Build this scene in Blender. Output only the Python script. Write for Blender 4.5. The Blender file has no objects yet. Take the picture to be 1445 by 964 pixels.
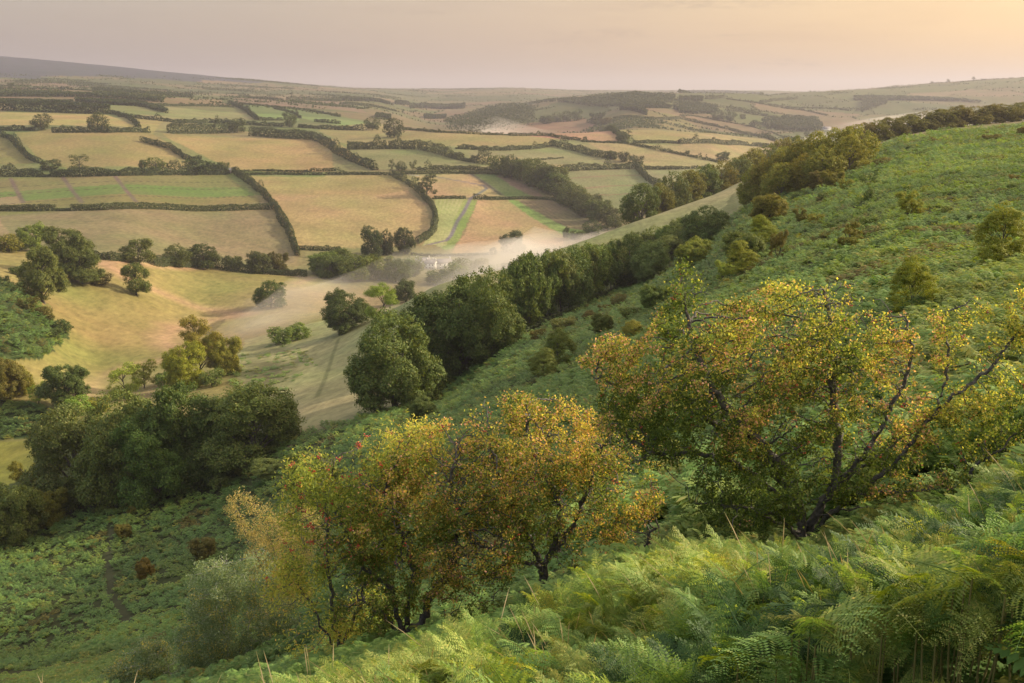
import bpy, math, random
import numpy as np
from math import radians, sin, cos, tan, atan, pi, log, exp, sqrt
rng = np.random.default_rng(7)
random.seed(7)
SC = bpy.context.scene
COL = SC.collection
HC = 160.0                      # eye height above the datum
F = 1404.9                      # 35 mm lens, in photo pixels
PITCH = math.atan((482 - 128) / F)
CP, SP = cos(PITCH), sin(PITCH)

# ------------------------------------------------------------------ objects
def tag(o, label=None, cat=None, group=None, kind=None):
    if label: o['label'] = label
    if cat: o['category'] = cat
    if group: o['group'] = group
    if kind: o['kind'] = kind
    return o

def link(name, data, parent=None, loc=None):
    o = bpy.data.objects.new(name, data)
    COL.objects.link(o)
    if parent: o.parent = parent
    if loc is not None: o.location = loc
    return o

def empty(name, loc, rz=0.0, s=(1, 1, 1)):
    o = link(name, None, None, loc)
    o.rotation_euler = (0, 0, rz); o.scale = s
    o.empty_display_size = 0.3
    return o

def mesh_from(name, verts, faces, mats, mat_idx=None, smooth=False, attrs=None):
    """verts (n,3) array; faces: (m,k) int array or list of such arrays"""
    me = bpy.data.meshes.new(name)
    verts = np.asarray(verts, np.float32)
    if isinstance(faces, np.ndarray): faces = [faces]
    faces = [np.asarray(f, np.int32) for f in faces if len(f)]
    nl = sum(f.size for f in faces); nf = sum(len(f) for f in faces)
    me.vertices.add(len(verts)); me.vertices.foreach_set('co', verts.ravel())
    me.loops.add(nl); me.loops.foreach_set('vertex_index', np.concatenate([f.ravel() for f in faces]))
    me.polygons.add(nf)
    tot = np.concatenate([np.full(len(f), f.shape[1], np.int32) for f in faces])
    st = np.concatenate([[0], np.cumsum(tot)[:-1]]).astype(np.int32)
    me.polygons.foreach_set('loop_start', st)
    me.polygons.foreach_set('loop_total', tot)
    if mat_idx is not None: me.polygons.foreach_set('material_index', np.asarray(mat_idx, np.int32))
    if smooth: me.polygons.foreach_set('use_smooth', np.ones(nf, bool))
    for m in (mats if isinstance(mats, (list, tuple)) else [mats]): me.materials.append(m)
    for k, v in (attrs or {}).items():
        v = np.asarray(v, np.float32)
        if v.ndim == 2:
            at = me.attributes.new(k, 'FLOAT_COLOR', 'POINT')
            if v.shape[1] == 3: v = np.concatenate([v, np.ones((len(v), 1), np.float32)], 1)
            at.data.foreach_set('color', v.ravel())
        else:
            at = me.attributes.new(k, 'FLOAT', 'POINT'); at.data.foreach_set('value', v)
    me.update(calc_edges=True)
    return me

class MB:
    """collects vertices and faces of one mesh"""
    def __init__(s): s.v = []; s.q = []; s.t = []; s.n = 0
    def add(s, v, f):
        v = np.asarray(v, float); f = np.asarray(f, int)
        s.v.append(v)
        (s.q if f.shape[1] == 4 else s.t).append(f + s.n); s.n += len(v)
    def box(s, c, d, rz=0):
        x, y, z = np.array(d) / 2
        v = np.array([[i * x, j * y, k * z] for i in (-1, 1) for j in (-1, 1) for k in (-1, 1)])
        ca, sa = cos(rz), sin(rz)
        v = np.stack([v[:, 0] * ca - v[:, 1] * sa, v[:, 0] * sa + v[:, 1] * ca, v[:, 2]], 1) + np.array(c)
        s.add(v, [[0, 1, 3, 2], [4, 6, 7, 5], [0, 4, 5, 1], [2, 3, 7, 6], [0, 2, 6, 4], [1, 5, 7, 3]])
    def tube(s, P, R, k=6):
        P = np.asarray(P, float); n = len(P)
        T = np.gradient(P, axis=0); T /= np.linalg.norm(T, axis=1)[:, None] + 1e-9
        ref = np.array([0.31, 0.17, 0.93])
        A = np.cross(T, ref); A /= np.linalg.norm(A, axis=1)[:, None] + 1e-9
        B = np.cross(T, A)
        th = np.arange(k) * 2 * pi / k
        R = np.broadcast_to(np.asarray(R, float), (n,))
        V = P[:, None] + R[:, None, None] * (A[:, None] * np.cos(th)[None, :, None] + B[:, None] * np.sin(th)[None, :, None])
        i = np.arange(n - 1)[:, None] * k; j = np.arange(k)[None]; j2 = (j + 1) % k
        f = np.stack([i + j, i + j2, i + k + j2, i + k + j], -1).reshape(-1, 4)
        s.add(V.reshape(-1, 3), f)
    def build(s, name, mats, smooth=False):
        fs = []
        if s.q: fs.append(np.concatenate(s.q))
        if s.t: fs.append(np.concatenate(s.t))
        return mesh_from(name, np.concatenate(s.v), fs, mats, smooth=smooth)

# ------------------------------------------------------------------ materials
def new_mat(name):
    m = bpy.data.materials.new(name); m.use_nodes = True
    nt = m.node_tree; nt.nodes.clear()
    return m, nt, nt.nodes, nt.links

def N(nt, t, **kw):
    n = nt.nodes.new(t)
    for k, v in kw.items():
        if k.startswith('i_'):
            key = k[2:]
            n.inputs[int(key) if key.isdigit() else key.replace('_', ' ')].default_value = v
        else: setattr(n, k, v)
    return n

def ramp(nt, stops, interp='LINEAR'):
    r = nt.nodes.new('ShaderNodeValToRGB'); e = r.color_ramp.elements
    r.color_ramp.interpolation = interp
    while len(e) > 1: e.remove(e[-1])
    for i, (p, c) in enumerate(stops):
        k = e[0] if i == 0 else e.new(p)
        k.position = p; k.color = (*c, 1) if len(c) == 3 else c
    return r

def leaf_mat(name, stops, translucent=0.35, rough=0.6, spec=0.25, tint=0.18):
    """foliage: a colour per leaf (random per island) and a slow drift from tree to tree"""
    m, nt, n, l = new_mat(name)
    g = N(nt, 'ShaderNodeNewGeometry'); oi = N(nt, 'ShaderNodeObjectInfo')
    r = ramp(nt, stops)
    l.new(g.outputs['Random Per Island'], r.inputs[0])
    hs = N(nt, 'ShaderNodeHueSaturation')
    mr = N(nt, 'ShaderNodeMapRange', i_3=1 - tint, i_4=1 + tint)
    l.new(oi.outputs['Random'], mr.inputs[0]); l.new(mr.outputs[0], hs.inputs['Value'])
    mh = N(nt, 'ShaderNodeMapRange', i_3=0.5 - tint * 0.06, i_4=0.5 + tint * 0.06)
    mm = N(nt, 'ShaderNodeMath', operation='FRACT'); mx = N(nt, 'ShaderNodeMath', operation='MULTIPLY', i_1=7.31)
    l.new(oi.outputs['Random'], mx.inputs[0]); l.new(mx.outputs[0], mm.inputs[0]); l.new(mm.outputs[0], mh.inputs[0])
    l.new(mh.outputs[0], hs.inputs['Hue'])
    l.new(r.outputs[0], hs.inputs['Color'])
    b = N(nt, 'ShaderNodeBsdfPrincipled', i_Roughness=rough)
    b.inputs['Specular IOR Level'].default_value = spec
    t = N(nt, 'ShaderNodeBsdfTranslucent'); mix = N(nt, 'ShaderNodeMixShader', i_0=translucent)
    l.new(hs.outputs[0], b.inputs['Base Color'])
    tc = N(nt, 'ShaderNodeMix', data_type='RGBA', blend_type='MULTIPLY'); tc.inputs[0].default_value = 1
    tc.inputs[7].default_value = (1.5, 1.35, 0.55, 1)
    l.new(hs.outputs[0], tc.inputs[6]); l.new(tc.outputs[2], t.inputs[0])
    l.new(b.outputs[0], mix.inputs[1]); l.new(t.outputs[0], mix.inputs[2])
    o = N(nt, 'ShaderNodeOutputMaterial'); l.new(mix.outputs[0], o.inputs[0])
    return m

def bark_mat(name, c1, c2, scale=12):
    m, nt, n, l = new_mat(name)
    tc = N(nt, 'ShaderNodeTexCoord')
    no = N(nt, 'ShaderNodeTexNoise', i_Scale=scale, i_Detail=6.0, i_Roughness=0.65)
    l.new(tc.outputs['Object'], no.inputs['Vector'])
    r = ramp(nt, [(0.35, c1), (0.62, c2), (0.75, tuple(min(1, x * 1.7) for x in c2))]); l.new(no.outputs['Fac'], r.inputs[0])
    b = N(nt, 'ShaderNodeBsdfPrincipled', i_Roughness=0.9); l.new(r.outputs[0], b.inputs['Base Color'])
    bp = N(nt, 'ShaderNodeBump', i_Strength=0.6, i_Distance=0.03); l.new(no.outputs['Fac'], bp.inputs['Height']); l.new(bp.outputs[0], b.inputs['Normal'])
    o = N(nt, 'ShaderNodeOutputMaterial'); l.new(b.outputs[0], o.inputs[0])
    return m

def plain_mat(name, c, rough=0.8, var=0.15, scale=3.0):
    m, nt, n, l = new_mat(name)
    tc = N(nt, 'ShaderNodeTexCoord'); no = N(nt, 'ShaderNodeTexNoise', i_Scale=scale, i_Detail=5.0)
    l.new(tc.outputs['Object'], no.inputs['Vector'])
    r = ramp(nt, [(0.3, tuple(x * (1 - var) for x in c)), (0.7, tuple(min(1, x * (1 + var)) for x in c))]); l.new(no.outputs['Fac'], r.inputs[0])
    b = N(nt, 'ShaderNodeBsdfPrincipled', i_Roughness=rough); l.new(r.outputs[0], b.inputs['Base Color'])
    o = N(nt, 'ShaderNodeOutputMaterial'); l.new(b.outputs[0], o.inputs[0])
    return m

# ------------------------------------------------------------------ the lie of the land
def pchip_slopes(x, y):
    """y (..., n) over x (n)"""
    h = np.diff(x); d = np.diff(y, axis=-1) / h
    m = np.zeros_like(y)
    w1 = 2 * h[1:] + h[:-1]; w2 = h[1:] + 2 * h[:-1]
    d0, d1 = d[..., :-1], d[..., 1:]
    same = (d0 * d1) > 0
    with np.errstate(divide='ignore', invalid='ignore'):
        hm = (w1 + w2) / (w1 / d0 + w2 / d1)
    m[..., 1:-1] = np.where(same, hm, 0)
    m[..., 0] = d[..., 0]; m[..., -1] = d[..., -1]
    return m

def hermite(x, y, m, xq):
    i = np.clip(np.searchsorted(x, xq) - 1, 0, len(x) - 2)
    h = x[i + 1] - x[i]; t = np.clip((xq - x[i]) / h, -0.5, 1.5)
    t2, t3 = t * t, t * t * t
    return ((2 * t3 - 3 * t2 + 1) * y[..., i] + (t3 - 2 * t2 + t) * h * m[..., i]
            + (-2 * t3 + 3 * t2) * y[..., i + 1] + (t3 - t2) * h * m[..., i + 1])

# surveyed profiles of the land along sight lines: {bearing: (distance in m, sight line)}
PROF = {
 -900: [(1,1900),(3,1500),(8,1150),(20,1000),(60,900),(150,720),(230,560),(300,430),(430,330),(650,270),(1000,215),(1700,150),(2300,132),(3200,118),(5500,60),(8000,80),(15000,128)],
 -300: [(1,2000),(3,1500),(8,1150),(12,1060),(30,1040),(60,1000),(105,950),(150,860),(230,660),(300,490),(430,350),(650,305),(1000,240),(1300,182),(1700,150),(2300,130),(3200,116),(5500,68),(8000,85),(15000,128)],
 0:    [(1,2000),(3,1500),(8,1100),(12,1030),(30,1020),(60,990),(105,935),(130,855),(180,772),(230,690),(290,600),(330,520),(380,440),(430,402),(520,373),(650,340),(830,297),(1050,245),(1300,185),(1700,152),(2300,128),(3200,116),(5500,80),(8000,95),(15000,128)],
 150:  [(1,2000),(3,1500),(8,1080),(12,1010),(30,1005),(60,975),(105,895),(130,835),(185,730),(240,640),(310,575),(380,530),(460,460),(530,400),(600,362),(720,330),(850,293),(1050,245),(1300,188),(1700,155),(2300,131),(3200,124),(5500,93),(8000,105),(15000,128)],
 300:  [(1,2000),(3,1480),(8,1060),(12,985),(30,975),(60,935),(80,900),(130,795),(190,690),(250,612),(330,545),(420,500),(520,460),(600,415),(680,380),(780,345),(900,300),(1100,247),(1350,198),(1700,168),(2300,142),(3500,130),(5500,108),(8000,115),(15000,128)],
 430:  [(1,1980),(3,1450),(8,1040),(12,955),(30,930),(60,860),(100,770),(150,680),(195,612),(300,540),(400,492),(480,460),(560,432),(660,400),(760,370),(900,310),(1150,243),(1400,198),(1700,174),(2400,150),(3500,135),(5500,120),(8000,122),(15000,128)],
 520:  [(1,1950),(3,1430),(8,1000),(14,905),(25,870),(50,790),(100,680),(150,620),(220,568),(300,512),(420,454),(480,444),(560,440),(680,400),(800,360),(950,300),(1150,243),(1400,200),(1600,183),(2000,170),(2600,155),(3500,140),(7000,125),(15000,129)],
 620:  [(1,1900),(3,1400),(8,970),(14,885),(25,820),(50,730),(100,620),(150,585),(215,555),(280,482),(350,428),(400,402),(500,418),(650,412),(750,385),(850,345),(1000,290),(1150,248),(1350,208),(1550,184),(2000,192),(2600,178),(4000,150),(7000,126),(15000,129)],
 720:  [(1,1850),(3,1380),(9,930),(15,850),(25,780),(50,670),(120,550),(200,500),(265,468),(330,420),(400,378),(500,398),(650,402),(780,365),(900,330),(1000,300),(1150,255),(1350,215),(1550,190),(2000,197),(2400,189),(2900,161),(4000,148),(7000,124),(15000,129)],
 810:  [(1,1800),(3,1350),(9,910),(15,810),(25,720),(50,620),(120,510),(200,465),(290,428),(350,385),(415,345),(520,362),(680,380),(850,345),(1000,302),(1150,258),(1400,215),(1620,188),(2100,196),(2700,170),(3300,137),(5000,140),(7000,127),(15000,129)],
 900:  [(1,1750),(3,1320),(9,890),(15,770),(25,670),(50,575),(120,462),(220,425),(330,392),(380,350),(430,311),(520,322),(700,345),(900,320),(1000,300),(1150,262),(1400,220),(1700,183),(2000,186),(2600,155),(3300,130),(5000,140),(8000,128),(15000,129)],
 1000: [(1,1700),(3,1270),(8,870),(11,795),(15,730),(22,645),(45,520),(75,450),(200,375),(340,332),(400,300),(455,277),(560,290),(750,322),(950,300),(1150,262),(1400,225),(1800,187),(2300,190),(2900,158),(3500,131),(5000,140),(8000,128),(15000,129)],
 1060: [(1,1680),(3,1250),(8,850),(11.7,775),(18,670),(30,560),(60,450),(130,370),(260,312),(400,276),(480,252),(600,264),(800,300),(1000,285),(1300,250),(1600,220),(1900,194),(2400,192),(3000,160),(3600,133),(5000,140),(8000,128),(15000,129)],
 1130: [(1,1650),(3,1230),(7,880),(11.7,768),(18,650),(30,540),(60,430),(120,345),(250,285),(380,254),(480,238),(620,250),(850,280),(1200,260),(1600,225),(1950,200),(2500,192),(3100,162),(4200,132),(6000,140),(8000,130),(15000,129)],
 1300: [(1,1550),(3,1150),(6,880),(10,740),(15,640),(25,530),(45,410),(85,330),(150,262),(300,212),(420,192),(560,185),(800,205),(1500,215),(2600,190),(4600,119),(8000,135),(15000,129)],
 1445: [(1,1480),(3,1100),(6,840),(9,720),(14,610),(24,490),(42,395),(70,335),(130,255),(250,205),(420,180),(600,170),(900,195),(2600,185),(4600,108),(8000,125),(15000,129)],
 1750: [(1,1350),(3,1000),(6,760),(14,520),(42,330),(130,195),(300,150),(500,140),(900,150),(2600,150),(4600,100),(8000,120),(15000,128)],
 2500: [(1,1000),(3,760),(6,560),(14,400),(42,240),(130,120),(300,80),(500,75),(900,90),(2600,110),(4600,110),(15000,128)],
}
PXC = np.array(sorted(PROF), float)
def geo_rows(a, b, n): return list(np.exp(np.linspace(log(a), log(b), n, endpoint=False)))
ROWS = np.array(geo_rows(0.8, 12, 90) + geo_rows(12, 60, 130) + geo_rows(60, 400, 260) + geo_rows(400, 2600, 480) + geo_rows(2600, 9000, 120) + geo_rows(9000, 30000, 14) + [30000.])
LR = np.log(ROWS)
_tab = []
for c in PXC:
    P = np.array(PROF[int(c)], float)
    x = np.log(P[:, 0]); y = P[:, 1]
    _tab.append(hermite(x, y, pchip_slopes(x, y), np.clip(LR, x[0], x[-1])))
TAB = np.array(_tab).T                       # rows x bearings
# ease the sharpest breaks a little along the sight line
for _ in range(6):
    TAB[1:-1] = 0.25 * TAB[:-2] + 0.5 * TAB[1:-1] + 0.25 * TAB[2:]
TSL = pchip_slopes(PXC, TAB)
AZ = np.concatenate([np.linspace(-1.35, -0.66, 40, endpoint=False), np.linspace(-0.66, 0.60, 900, endpoint=False), np.linspace(0.60, 1.7, 50)])
NR, NA = len(ROWS), len(AZ)
E = np.zeros((NR, NA))
for r in range(NR):
    px = 722.5 + AZ * 1.0 * F
    for _ in range(5):
        py = hermite(PXC, TAB[r], TSL[r], np.clip(px, -900, 2500))
        v = (py - 482) / F
        px = 722.5 + AZ * (CP - v * SP) * F
    v = np.minimum(v, 1.4)
    E[r] = (-SP - v * CP) / (CP - v * SP)
GX = ROWS[:, None] * AZ[None]; GY = np.repeat(ROWS[:, None], NA, 1)
GZ = HC + E * ROWS[:, None]

def vnoise(x, y, seed=0):
    """smooth value noise, period 1"""
    xi = np.floor(x).astype(np.int64); yi = np.floor(y).astype(np.int64)
    fx, fy = x - xi, y - yi
    fx = fx * fx * (3 - 2 * fx); fy = fy * fy * (3 - 2 * fy)
    def h(a, b):
        n = (a * 374761393 + b * 668265263 + seed * 1442695041) & 0xffffffff
        n = ((n ^ (n >> 13)) * 1274126177) & 0xffffffff
        return ((n ^ (n >> 16)) & 0xffff) / 65535.0
    return (h(xi, yi) * (1 - fx) + h(xi + 1, yi) * fx) * (1 - fy) + (h(xi, yi + 1) * (1 - fx) + h(xi + 1, yi + 1) * fx) * fy
def fbm(x, y, oct=4, seed=0):
    s = 0; a = 0.5
    for k in range(oct):
        s = s + a * vnoise(x, y, seed + k); x = x * 2.03 + 11.3; y = y * 2.03 - 4.7; a *= 0.5
    return s / (1 - 0.5 ** oct)
amp = np.clip(GY / 60, 0.05, 1.0)
GZ = GZ + amp * (np.clip(1.05 - GY / 260, .35, .9) * (fbm(GX / 14, GY / 14, 3, 3) - 0.5) + 1.2 * (fbm(GX / 60, GY / 60, 2, 9) - 0.5) * np.clip(GY / 400, 0, 1))
GZ = GZ + np.clip((GY - 1500) / 1500, 0, 1) * 14 * (fbm(GX / 420, GY / 420, 3, 5) - 0.5)

def hgt(x, y):
    """ground height at plan position"""
    x = np.asarray(x, float); y = np.maximum(np.asarray(y, float), ROWS[0])
    lr = np.log(y); r = np.clip(np.searchsorted(LR, lr) - 1, 0, NR - 2); tr = (lr - LR[r]) / (LR[r + 1] - LR[r])
    a = np.clip(x / y, AZ[0], AZ[-1] - 1e-6); c = np.clip(np.searchsorted(AZ, a) - 1, 0, NA - 2); ta = (a - AZ[c]) / (AZ[c + 1] - AZ[c])
    return ((GZ[r, c] * (1 - ta) + GZ[r, c + 1] * ta) * (1 - tr) + (GZ[r + 1, c] * (1 - ta) + GZ[r + 1, c + 1] * ta) * tr)

MARCH = np.exp(np.linspace(log(1.5), log(12000), 2600))
def hit(px, py, ymin=0, ymax=1e9):
    """where the sight line through a photo pixel meets the ground"""
    u = (px - 722.5) / F; v = (py - 482) / F
    dx, dy, dz = u, CP - v * SP, -SP - v * CP
    Y = MARCH[(MARCH >= ymin) & (MARCH <= ymax)]; t = Y / dy
    g = hgt(dx * t, Y); z = HC + dz * t
    k = np.nonzero(z <= g)[0]
    if len(k) == 0:
        i = int(np.argmin(z - g))
    else: i = int(k[0])
    if len(k) and i > 0:
        d0, d1 = (z - g)[i - 1], (z - g)[i]
        f = d0 / (d0 - d1 + 1e-12); Yh = Y[i - 1] + f * (Y[i] - Y[i - 1])
    else: Yh = Y[i]
    x = dx * Yh / dy
    return np.array([x, Yh, float(hgt(x, Yh))])
def proj(p):
    p = np.asarray(p, float); X, Y, Z = p[..., 0], p[..., 1], p[..., 2] - HC
    d = Y * CP - Z * SP; up = Y * SP + Z * CP
    return 722.5 + F * X / d, 482 - F * up / d
# tracing grids: A..I are enlarged tiles of the survey sheet (2.998 times)
_T = {'A': (0, 60), 'B': (480, 60), 'C': (962, 60), 'D': (0, 320), 'E': (480, 320), 'F': (962, 320), 'G': (0, 644), 'H': (480, 644), 'I': (962, 644), 'P': None}
def tp(t, x, y):
    if t == 'P': return (x, y)
    ox, oy = _T[t]; return (ox + x / 2.998, oy + y / 2.998)
def trace(t, pts, **kw): return np.array([hit(*tp(t, x, y), **kw) for x, y in pts])
_T.update({'a': (0, 110), 'b': (240, 110), 'c': (480, 110), 'd': (720, 110), 'e': (960, 90), 'f': (1205, 60), 'g': (480, 240), 'h': (720, 240)})
def tp(t, x, y):
    if t == 'P': return (x, y)
    ox, oy = _T[t]; s = 6.0208 if t.islower() else 2.998
    return (ox + x / s, oy + y / s)
# ------------------------------------------------------------------ what grows where: ground cover colours
XY = np.stack([GX.ravel(), GY.ravel()], 1)
PPX, PPY = proj(np.stack([GX, GY, GZ], -1)); PPX = PPX.ravel(); PPY = PPY.ravel()
COLR = np.zeros((NR * NA, 3)); Yf = GY.ravel(); Xf = GX.ravel()
def inpoly(P, pts):
    x, y = pts[:, 0], pts[:, 1]; ins = np.zeros(len(pts), bool); n = len(P)
    for i in range(n):
        x0, y0 = P[i]; x1, y1 = P[(i + 1) % n]
        c = ((y0 > y) != (y1 > y)) & (x < (x1 - x0) * (y - y0) / (y1 - y0 + 1e-12) + x0)
        ins ^= c
    return ins
def poly_idx(pts3, warp=1.5):
    P = np.asarray(pts3)[:, :2]; lo, hi = P.min(0) - warp, P.max(0) + warp
    k = np.nonzero((Xf >= lo[0]) & (Xf <= hi[0]) & (Yf >= lo[1]) & (Yf <= hi[1]))[0]
    q = XY[k] / (warp * 3 + 2); dx = np.stack([fbm(q[:, 0], q[:, 1], 3, 13), fbm(q[:, 0] + 9, q[:, 1], 3, 14)], 1) - .5
    return k[inpoly(P, XY[k] + 2.4 * warp * dx)]
def seg_dist(pts, L):
    d = np.full(len(pts), 1e9); s = np.zeros(len(pts)); acc = 0
    for i in range(len(L) - 1):
        a, b = L[i], L[i + 1]; ab = b - a; q = ab @ ab
        t = np.clip(((pts - a) @ ab) / (q + 1e-12), 0, 1)
        dd = np.linalg.norm(pts - a - t[:, None] * ab, axis=1)
        m = dd < d; d[m] = dd[m]; s[m] = acc + t[m] * sqrt(q); acc += sqrt(q)
    return d, s
FIELDS = {}
def field(pts, col, tile='P', name=None, ymin=0, ymax=1e9, warp=1.5, soft=0):
    W = trace(tile, pts, ymin=ymin, ymax=ymax); k = poly_idx(W, warp)
    a = np.clip(seg_dist(XY[k], np.concatenate([W, W[:1]])[:, :2])[0] / soft, 0, 1)[:, None] if soft else 1.0
    COLR[k] = COLR[k] * (1 - a) + np.array(col) * a
    if name: FIELDS[name] = W[:, :2]
    return k
def track(pts, width, col, tile='P', soft=0.4, **kw):
    L = trace(tile, pts, **kw)[:, :2]; w = width * 3
    k = np.nonzero((Xf > L[:, 0].min() - w) & (Xf < L[:, 0].max() + w) & (Yf > L[:, 1].min() - w) & (Yf < L[:, 1].max() + w))[0]
    d, _ = seg_dist(XY[k], L)
    a = np.clip((width * (1 + soft) / 2 - d) / (width * soft + 1e-6), 0, 1)[:, None]
    COLR[k] = COLR[k] * (1 - a) + np.array(col) * a
# the far country: a patchwork of irregular fields
def cells(x, y, size, seed):
    x = x + 120 * (fbm(x / 500, y / 500, 3, seed) - .5); y = y + 160 * (fbm(x / 500 + 7, y / 500, 3, seed + 1) - .5)
    gx, gy = np.floor(x / size), np.floor(y / size); best = np.full(x.shape, 1e9); sec = best.copy(); idb = np.zeros(x.shape)
    for i in (-1, 0, 1):
        for j in (-1, 0, 1):
            cx, cy = gx + i, gy + j
            hx = vnoise(cx + .001, cy + .001, seed + 5); hy = vnoise(cx + .001, cy + .001, seed + 6)
            d = np.abs((cx + hx) * size - x) + np.abs((cy + hy) * size - y)
            idd = vnoise(cx + .001, cy + .001, seed + 7)
            n = d < best
            sec = np.where(n, best, np.minimum(sec, d)); best = np.where(n, d, best); idb = np.where(n, idd, idb)
    return idb, sec - best
CID, CED = cells(Xf, Yf, 300.0, 21)
pal = np.array([(.24, .20, .10), (.15, .17, .065), (.19, .20, .085), (.30, .23, .13), (.13, .15, .055), (.26, .19, .11), (.17, .19, .07), (.22, .20, .09)])
COLR[:] = pal[(CID * 7.99).astype(int)]
moor = np.clip((PPY - 0) * 0, 0, 1)
mz = GZ.ravel() - HC
k = (Yf > 3600) & (Xf < 0) & (mz > 45 + 40 * (fbm(Xf / 300, Yf / 300, 3, 2) - .5)); COLR[k] = (.085, .098, .125)
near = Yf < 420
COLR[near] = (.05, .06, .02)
k = (Yf >= 420) & (Yf < 1000); COLR[k] = (.24, .20, .095)
S = (.31, .235, .11); G = (.185, .185, .08); BG = (.17, .22, .07); TN = (.36, .25, .14)
field([(0,300),(375,297),(418,368),(370,388),(130,358),(-330,356),(-330,300)], (.20,.175,.09), ymin=560)
field([(0,312),(20,335),(0,352),(-330,352),(-330,300),(0,300)], (.27,.20,.12), ymin=560)
field([(-330,250),(320,247),(372,290),(-330,292)], (.185,.175,.07))
field([(-330,264),(345,264),(360,276),(-330,276)], (.13,.18,.05))
field([(-330,276),(360,277),(370,285),(-330,287)], (.19,.165,.065))
field([(-330,276),(28,276),(30,287),(-330,287)], (.3,.22,.13))
for y in (256, 265, 276.5): track([(-330,y+1),(170,y),(352,y)], 2.0, (.085,.07,.035))
for L in ([(15,251.5),(33,286)],[(88.5,250),(115.5,286)],[(161.5,247.5),(192,285)]): track(L, 4.0, (.15,.115,.09))
field([(352,248),(550,247),(600,290),(612,330),(570,348),(420,350)], (.34,.26,.125))
field([(352,248),(550,247),(580,268),(520,278),(380,272)], (.30,.245,.105))
field([(20,187),(210,187),(278,228),(250,240),(95,238),(50,220)], (.25,.21,.085))
field([(-330,190),(15,193),(50,230),(-330,232)], (.20,.18,.07))
field([(228,188),(470,196),(525,240),(330,240),(238,196)], (.30,.235,.10))
field([(-330,154),(150,162),(195,180),(-330,181)], (.34,.27,.11))
field([(188,166),(232,170),(215,190),(195,182)], (.28,.24,.095))
field([(232,147),(335,150),(362,170),(232,166)], (.22,.22,.095))
field([(340,148),(410,152),(422,170),(375,169)], (.18,.24,.085))
field([(405,151),(522,172),(500,180),(425,167)], (.18,.24,.085))
field([(230,137),(310,140),(320,148),(230,146)], (.30,.22,.12))
field([(330,138),(480,143),(520,160),(420,152),(330,145)], (.27,.20,.13))
field([(448,184),(600,182),(785,195),(772,207),(640,206),(490,207)], (.26,.225,.095))
field([(498,212),(600,208),(692,234),(540,240)], (.19,.2,.085))
field([(470,215),(535,242),(470,242)], (.2,.2,.085))
field([(655,212),(790,204),(872,228),(760,233),(680,230)], (.21,.21,.10))
field([(660,220),(740,222),(700,232),(680,230)], (.28,.24,.11))
field([(560,185),(700,178),(822,166),(872,180),(872,200),(800,197),(700,189)], (.33,.205,.125))
field([(858,168),(960,164),(1100,197),(1000,201),(900,199),(870,186)], (.26,.225,.095))
field([(828,201),(960,206),(1020,228),(1000,240),(900,232)], (.31,.255,.125))
field([(955,199),(1100,195),(1060,230),(1000,237)], (.29,.24,.12))
field([(900,238),(1010,240),(900,310),(880,280)], (.24,.23,.12), ymin=700)
field([(783,243),(900,238),(925,262),(890,302),(840,280)], (.19,.205,.095), ymin=700)
for L in ([(800,252),(860,248),(905,247)],[(822,266),(870,262),(910,261)],[(830,276),(880,274),(900,273)]): track(L, 4, (.22,.14,.09), ymin=700)
track([(783,249),(806,264),(830,277)], 4, (.12,.1,.06), ymin=700)
field([(585,248),(665,246),(712,276),(608,280)], (.37,.27,.145))
field([(666,246),(700,246),(730,262),(765,280),(705,276)], (.16,.21,.07))
field([(700,248),(720,250),(765,275),(760,280),(740,272),(712,256)], (.22,.16,.10))
field([(613,280),(657,280),(645,312),(634,345),(606,356),(588,352),(615,330)], (.24,.29,.095))
for i in range(7):
    a = i / 6.5; track([(617 + 38 * a, 281), (612 + 28 * a, 312), (598 + 33 * a, 350)], 2.6, (.32,.34,.15))
field([(657,281),(674,283),(652,330),(640,350),(600,360),(630,345),(645,312)], (.20,.27,.075))
field([(675,283),(716,282),(803,332),(792,347),(690,357),(636,358),(655,330)], (.38,.27,.145))
field([(716,282),(731,283),(803,322),(832,326),(803,336)], (.21,.28,.085))
field([(729,282),(778,283),(868,320),(805,323)], (.225,.175,.10))
for i in range(6):
    a = i / 6; track([(740 + 40 * a, 285 + 1 * a), (800 + 55 * a, 320 - 2 * a)], 2.5, (.15,.125,.07))
track([(588,351),(606,345),(630,339.5),(636,333),(645,313),(654,300),(664,280),(676,273),(687,266),(683,262),(640,254),(600,247)], 3.6, (.16,.15,.16))
track([(548,370),(575,361),(590,359)], 3.4, (.2,.19,.19))
track([(565,245.5),(590,247.5)], 4, (.28,.27,.28))
track([(664,245),(688,261),(707,275)], 5.5, (.16,.14,.12)); track([(664,245),(688,261),(707,275)], 2.2, (.07,.075,.03))
field([(420,350),(612,345),(640,358),(700,365),(560,400),(420,420)], (.21,.19,.085), ymin=500)
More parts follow.
